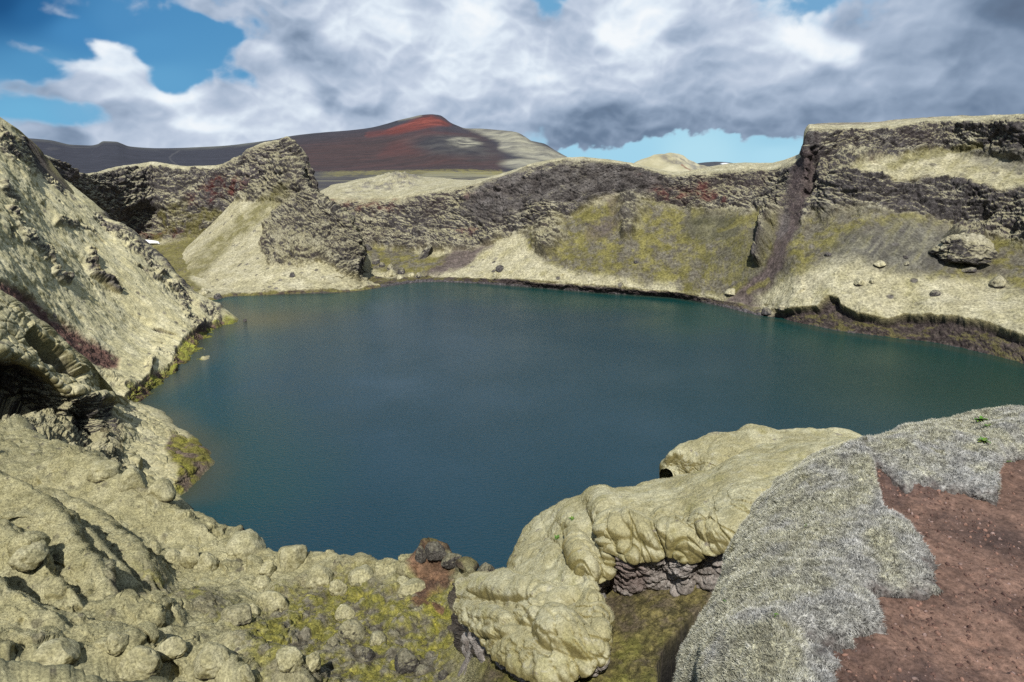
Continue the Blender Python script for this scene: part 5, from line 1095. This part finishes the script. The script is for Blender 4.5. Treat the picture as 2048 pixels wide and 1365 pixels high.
# ------------------------------------------------------------------ single boulders, plants, snow
import bmesh
def tag(o, label, cat, group=None):
    o["label"] = label; o["category"] = cat
    if group: o["group"] = group
def locate(p, u, v):
    q = p.reshape(-1, 3); f = q[:, 1]*CP - (q[:, 2] - CAM_Z)*SP
    pu, pv = project(q); d = np.hypot(pu - u, pv - v)
    near = np.where((d < max(4, d.min()*1.5)) & (f > 0))[0]
    k = near[np.argmin(f[near])]; return q[k].astype(float), float(f[k])
_ico = {}
def ico(n):
    if n not in _ico:
        bm = bmesh.new(); bmesh.ops.create_icosphere(bm, subdivisions=n, radius=1); bm.verts.ensure_lookup_table()
        _ico[n] = (np.array([v.co[:] for v in bm.verts], f32), np.array([[v.index for v in f.verts] for f in bm.faces], np.int32)); bm.free()
    return _ico[n]
def tri_mesh(name, V, F, col, aux, mat):
    me = bpy.data.meshes.new(name); me.vertices.add(len(V)); me.loops.add(F.size); me.polygons.add(len(F))
    me.vertices.foreach_set("co", V.astype(f32).ravel()); me.loops.foreach_set("vertex_index", F.astype(np.int32).ravel())
    me.polygons.foreach_set("loop_start", np.arange(0, F.size, 3, dtype=np.int32)); me.polygons.foreach_set("use_smooth", np.ones(len(F), bool))
    me.update(calc_edges=True); add_cols(me, col, aux); me.materials.append(mat)
    ob = bpy.data.objects.new(name, me); scene.collection.objects.link(ob); return ob
def vert_normals(V, F):
    fn = np.cross(V[F[:, 1]] - V[F[:, 0]], V[F[:, 2]] - V[F[:, 0]]); n = np.zeros_like(V)
    for k in range(3): np.add.at(n, F[:, k], fn)
    return n/(np.linalg.norm(n, axis=1)[:, None] + 1e-9)
BN = [0]
def boulder(sheet, u, v, wpx, hpx, label, mossy=.8, cat="boulder", mat=None, rough=1.0, blocky=0, sub=5, group=None, name="boulder", rustside=0, tilt=0, sink=.56):
    BN[0] += 1; sd = 700 + BN[0]*3.1
    c, dist = locate(sheet, u, v + hpx*.25); W = wpx*dist/FPX/2*(.62 if blocky else .9); Hh = hpx*dist/FPX*.66
    V, F = ico(sub); V = V.copy(); rs = np.random.RandomState(BN[0])
    if blocky: V = np.sign(V)*np.abs(V)**blocky; V = V*1.05
    q = V*np.array([1, .9, 1], f32)
    r = fbm(q, 1.5, 3, .5, sd)*.42; f1, f2, fi = worley(q, .75, sd); g1, g2, gi = worley(q, .32, sd + 1)
    r += ((1 - f1*f1)*.11*(.4 + fi) + (1 - g1*g1)*.028*gi - ss(.08, 0, f2 - f1)*.05)*rough + fbm(q, .22, 3, .6, sd + 2)*.035*rough
    V = V*(1 + r - .10)[:, None]
    for _ in range(9):                       # worn faces
        dd = rs.normal(size=3); dd[2] = abs(dd[2])*.7; dd /= np.linalg.norm(dd); hh = .62 + .25*rs.rand(); pr = V@dd.astype(f32)
        V = V - dd.astype(f32)*(np.clip(pr - hh, 0, 9)*.72)[:, None]
    V = V*1.12*(1 + fbm(V, .35, 3, .6, sd + 8)*.07)[:, None]
    V[:, 2] = np.where(V[:, 2] < -.35, -.35 + (V[:, 2] + .35)*.6, V[:, 2])
    a = rs.rand()*.6 - .3; ca, sa = cos(a), sin(a)
    V = V*np.array([W, W*(.8 + rs.rand()*.3), Hh], f32)
    V = np.stack([V[:, 0]*ca - V[:, 1]*sa, V[:, 0]*sa + V[:, 1]*ca, V[:, 2]], 1)
    if tilt: ct, st_ = cos(radians(tilt)), sin(radians(tilt)); V = np.stack([V[:, 0]*ct - V[:, 2]*st_, V[:, 1], V[:, 0]*st_ + V[:, 2]*ct], 1)
    n = vert_normals(V, F); lam = W
    a1 = fbm(V, lam*.8, 4, .6, sd + 4); b1 = fbm(V, lam*.22, 4, .65, sd + 5); c1 = fbm(V, lam*.09, 3, .7, sd + 6)
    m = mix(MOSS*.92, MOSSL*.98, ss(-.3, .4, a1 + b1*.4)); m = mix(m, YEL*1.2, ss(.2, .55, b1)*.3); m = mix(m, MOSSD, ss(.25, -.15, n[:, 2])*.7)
    rk = mix(ROCKD, ROCK, ss(-.3, .3, b1)); rk = mix(rk, LICH*.9, ss(.1, .4, c1 + a1*.3)*.55)
    k = ss(.02, .34, n[:, 2] + a1*.5 + b1*.25 + (mossy - .5)*1.3)*min(1, mossy*1.4)
    if rustside: rk = mix(rk, C(.17,.07,.05), (ss(.2, .7, -n[:, 0])*.8).astype(f32))
    col = mix(rk, m, k)
    if mat is None: col = col*np.array([.82, .82, .73], f32)
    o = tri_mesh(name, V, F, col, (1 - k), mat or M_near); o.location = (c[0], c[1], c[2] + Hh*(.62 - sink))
    tag(o, label, cat, group); return o
B = bench_p
boulder(B, 488, 1086, 92, 56, "largest moss-covered boulder on the brink, dark crack at its right foot", .95)
boulder(B, 583, 1106, 62, 48, "dome of pale moss on the brink right beside the biggest brink boulder", 1.0, rough=.6)
boulder(B, 347, 1113, 42, 36, "single round pale boulder standing out on the mossy slope below the brink", .95)
boulder(B, 312, 1092, 30, 26, "small mossy knob just up-left of the round pale boulder", .95)
boulder(B, 385, 1108, 44, 40, "broad low moss cushion touching the right of the round pale boulder", 1.0, rough=.6)
boulder(B, 418, 1122, 46, 44, "double moss cushion split by a vertical dark cleft", .95)
boulder(B, 470, 1104, 34, 26, "low moss boulder just below the largest brink boulder", .95)
boulder(B, 538, 1132, 36, 30, "upper of two rounded moss boulders below the brink dome", .95)
boulder(B, 526, 1160, 38, 28, "lower of two rounded moss boulders below the brink dome", .95)
boulder(B, 548, 1194, 58, 38, "oval boulder with a rusty left side and a dark seam under its cap", .85, rustside=1)
boulder(B, 566, 1206, 24, 34, "narrow mossy slab leaning against the oval boulder with the rusty side", .8)
boulder(B, 640, 1148, 66, 44, "creased moss rock on the brink with black cracks on its right side", .9)
boulder(B, 675, 1168, 38, 30, "small mossy boulder in front of the creased brink rock", .95)
boulder(B, 472, 1224, 66, 36, "half-bare boulder with a grey stony front in the middle of the bench", .55)
boulder(B, 508, 1214, 30, 22, "mossy knob behind the half-bare grey boulder", .95)
boulder(B, 290, 1322, 92, 58, "big flat-topped boulder at the bottom left with dark bare rock under its cap", .85, sink=.15)
boulder(B, 236, 1278, 46, 40, "rounded boulder beside a dark hollow, up-left of the big flat-topped boulder", .9)
boulder(B, 430, 1305, 84, 58, "wide cracked moss boulder at the bottom of the bench", .9)
boulder(B, 338, 1290, 60, 34, "long low moss boulder right of the big flat-topped boulder", .95)
boulder(B, 492, 1345, 44, 34, "round moss boulder near the bottom edge below the wide cracked one", .95)
boulder(B, 580, 1308, 56, 34, "moss-capped boulder with dark dots beside the gravel at the bottom", .85)
boulder(B, 622, 1318, 44, 30, "knobbly boulder with holes in its moss at the gravel edge", .75)
boulder(B, 708, 1254, 50, 40, "roundest grey boulder on the yellow-green gravel", .55)
boulder(B, 757, 1272, 40, 24, "flat grey-green stone right of the roundest grey boulder", .6)
boulder(B, 665, 1281, 32, 22, "squat grey stone left of the roundest grey boulder", .4)
boulder(B, 688, 1222, 46, 28, "moss-topped stone above the roundest grey boulder", .8)
boulder(B, 738, 1306, 34, 28, "rough grey lump in the gravel below the flat stone", .25)
boulder(B, 812, 1312, 54, 34, "dark crumbly rock in the gravel near the bottom middle", .25, rough=1.4)
boulder(B, 885, 1345, 24, 20, "small bare stone at the bottom edge left of the moss-draped ridge", .1)
boulder(B, 826, 1170, 58, 32, "moss-capped rock left of the bare red saddle", .85)
boulder(B, 808, 1158, 40, 20, "low mossy rock behind the one at the bare red saddle", .95)
boulder(B, 725, 1142, 60, 26, "wide low moss hump on the brink between the creased rock and the knoll", 1.0, rough=.6)
boulder(B, 845, 1105, 26, 30, "round reddish-brown rock at the left end of the knoll", .25)
boulder(B, 868, 1098, 44, 28, "bare jagged rock crowning the knoll above the lake", .12, rough=1.6, sub=5)
boulder(B, 905, 1112, 44, 24, "brown weathered rock on the right shoulder of the knoll", .3, rough=1.3)
boulder(B, 975, 1132, 46, 30, "white-crusted rock between the knoll and the moss-draped ridge", .3, rough=1.3)
boulder(B, 1000, 1146, 38, 24, "dark lumpy rock tucked against the moss-draped ridge", .35, rough=1.2)
boulder(B, 938, 1284, 22, 26, "brown egg-shaped stone stuck to the grey rock face of the ridge", .2)
boulder(B, 110, 1300, 100, 50, "broad moss hump low on the left edge of the bench", 1.0, rough=.7)
boulder(B, 60, 1090, 70, 46, "moss boulder above the shaded hollow on the left slope", .95, sink=1.0, rough=.6)
boulder(B, 262, 955, 60, 40, "moss boulder stepping down the left spur, second from the water", .9)
boulder(B, 322, 975, 62, 46, "last moss boulder of the left spur, hanging over the water", .9)
boulder(B, 205, 935, 60, 34, "moss boulder stepping down the left spur, third from the water", .9)
# far shore
boulder(wall_p, 847, 500, 26, 34, "tilted grey slab of rock lying on the yellow moss of the cove", .45, mat=M_far, blocky=.55, tilt=-28, cat="rock")
boulder(wall_p, 730, 492, 22, 14, "small grey boulder at the foot of the cliff beside the peninsula", .15, mat=M_far)
for u_, v_, w_, h_, l_, m_ in [(752,520,16,14,"topmost grey rock of the tumbled line beside the cove beach",.3),(766,526,14,12,"second grey rock down in the tumbled line beside the cove beach",.35),(782,532,18,14,"middle rock of the tumbled line, grey with a moss top",.5),
    (780,543,26,14,"pale moss-topped boulder in front of the tumbled line",.9),(802,539,20,15,"squarish grey boulder at the right of the tumbled line",.3),(822,546,18,10,"flat mossy rock next to the squarish grey boulder",.8),(838,548,16,11,"last rock of the tumbled line, at its right tip by the water",.5),(800,551,18,9,"low mossy rock nearest the water below the tumbled line",.7)]:
    boulder(wall_p, u_, v_, w_, h_, l_, m_, mat=M_far, sub=4)
boulder(back_p, 407, 583, 24, 20, "moss-topped boulder with a dark foot on the shore behind the left slope", .75, mat=M_far)
boulder(back_p, 433, 593, 20, 20, "dark shaggy rock at the water's edge behind the left slope", .15, mat=M_far)
boulder(pen_p, 584, 546, 12, 11, "small dark rock alone on the pale apron of the peninsula", .2, mat=M_far, sub=4)
c_ = Pz(490, 643, .05)
o = boulder(ls_p, 470, 640, 9, 7, "small dark rock standing in the lake off the left point", .05, mat=M_far, sub=4); o.location = c_
for u_, v_, w_, h_, l_, m_ in [(1757,523,24,12,"pale moss-topped boulder in the middle of the right talus",.9),(1810,510,12,8,"small grey boulder up-right of the pale one on the right talus",.2),(1812,523,12,8,"small round boulder just right of the pale one on the right talus",.5),
    (1720,560,24,13,"pair-like mossy boulder on the low moss slope",.8),(1742,558,14,12,"narrow dark-footed boulder beside the mossy one on the low slope",.7),(1868,583,22,12,"grey boulder on the lower right moss slope",.3),(1995,560,34,20,"brown overhanging boulder near the right edge",.6),
    (1938,535,28,12,"cluster-like grey boulder below the rock outcrop",.35),(1000,532,18,14,"dark rock on the pale moss fan of the far shore",.1),(990,548,16,12,"pale boulder just below the dark rock on the far fan",.7),(1272,520,10,7,"tiny grey boulder on the olive talus",.1),
    (1530,620,24,12,"dark rock at the mouth of the scree gully",.2),(1458,582,26,12,"mossy ledge rock above the water by the scree gully",.8),(1560,612,20,12,"mossy rock on the shore moss right of the gully",.6),(1655,505,14,8,"small dark boulder high on the right talus",.1)]:
    boulder(wall_p, u_, v_, w_, h_, l_, m_, mat=M_far, sub=4)
boulder(wall_p, 1930, 490, 92, 46, "largest rock outcrop on the right slope, moss on top and dark below", .55, mat=M_far, cat="rock outcrop", name="rock_outcrop", rough=2.6, sub=6, sink=.62)
# snow left under the far left wall
def snow():
    c, dist = locate(back_p, 304, 484); V, F = ico(4); V = V.copy(); V[:, 2] = np.maximum(V[:, 2], -.2)
    V *= (1 + fbm(V, .7, 3, .5, 900)*.35)[:, None]; V = V*np.array([2.9, 1.6, .75], f32)
    o = tri_mesh("snow_patch", V, F, np.broadcast_to(C(.82,.84,.88), V.shape), None, M_snow); o.location = (c[0], c[1] - .5, c[2] + .35)
    o.rotation_euler = (0, radians(7), 0); tag(o, "small white patch of old snow under the far left wall", "snow patch")
M_snow = ground_material("old_snow", 8, .02, speck=.05)
snow()
# small leafy plants
M_leaf = ground_material("green_leaf", 60, .001, rough=.6, speck=.15)
def plant(c, size, nleaf, seed, label, group=None):
    rs = np.random.RandomState(seed); Vs, Fs, Cs = [], [], []; k = 0
    for i in range(nleaf):
        a = rs.rand()*2*pi; L_ = size*(.6 + .6*rs.rand()); up = .35 + .9*rs.rand(); w = L_*(.10 + .08*rs.rand())
        d = np.array([cos(a), sin(a), up]); d /= np.linalg.norm(d); sd = np.cross(d, [0, 0, 1]); sd /= np.linalg.norm(sd); nn_ = np.cross(sd, d)
        col = np.array([.06 + .06*rs.rand(), .12 + .07*rs.rand(), .025]); g0 = 6
        for j in range(g0 + 1):
            f = j/g0; cen = d*L_*f - np.array([0, 0, 1])*L_*.35*f*f; ww = w*np.sin(pi*min(1, f*.92 + .08))**.8
            for s_ in (-1, 0, 1): Vs.append(cen + sd*ww*s_ + nn_*(abs(s_)*ww*.35)); Cs.append(col*(.8 + .5*f))
        for j in range(g0):
            for s_ in (0, 1):
                b = k + j*3 + s_; Fs += [[b, b + 1, b + 4], [b, b + 4, b + 3]]
        k += 3*(g0 + 1)
    o = tri_mesh("plant", np.array(Vs, f32), np.array(Fs), np.array(Cs, f32), None, M_leaf); o.location = c; tag(o, label, "plant", group); return o
m2 = MATP[1]; m1p = MATP[0]
for u_, v_, sz, nl, l_ in [(1958,841,.055,26,"bright green plant on the crest of the grey moss, highest of the small plants"),(1967,882,.045,20,"green rosette plant just below the crest plant in the grey moss"),(2016,926,.035,14,"tiny green plant where the grey moss meets the red soil at the right edge"),(1972,853,.03,12,"small yellow-green shoot between the crest plant and the rosette")]:
    c, _ = locate(m2, u_, v_); plant(c + np.array([0, 0, .004]), sz, nl, int(u_), l_)
for u_, v_, sz, nl, l_ in [(1450,1205,.022,9,"small sprig at the lower left of the big grey moss"),(1548,1228,.02,8,"sprig low in the middle of the big grey moss"),(1612,1050,.022,8,"sprig in the upper part of the big grey moss")]:
    c, _ = locate(m1p, u_, v_); plant(c, sz, nl, int(u_), l_)
for u_, v_, sz, nl, l_ in [(1110,1076,.13,16,"green grass-like tuft at the left end of the upper moss folds"),(1142,1036,.11,14,"thin brown-green tuft near the lake edge of the moss ridge")]:
    c, _ = locate(ridge_p, u_, v_); plant(c, sz, nl, int(u_), l_)
# loose grit on the path
def grit():
    rs = np.random.RandomState(5); V0, F0 = ico(1); n = 7000; pts = soil_p[:-121]; R_, C_ = pts.shape[:2]
    pu, pv = project(pts); ok = np.argwhere((pu > 1500) & (pu < 2150) & (pv > 880) & (pv < 1450)); idx = ok[rs.randint(0, len(ok), n)]
    c = pts[idx[:, 0], idx[:, 1]]; sz = .0012 + .008*rs.rand(n)**7; V = c[:, None, :] + V0[None]*(sz[:, None]*(1 + .4*rs.normal(size=(n, 3))))[:, None, :]
    V += V0[None]*0; F = F0[None] + (np.arange(n)*len(V0))[:, None, None]
    t = rs.rand(n, 1); col = np.where(t < .5, C(.10,.06,.05), np.where(t < .85, C(.22,.13,.10), C(.24,.17,.15))); col = np.repeat(col[:, None], len(V0), 1)
    o = tri_mesh("gravel", V.reshape(-1, 3), F.reshape(-1, 3), col.reshape(-1, 3), None, M_soil); o["kind"] = "stuff"
grit()
print("things", time.time() - T0)
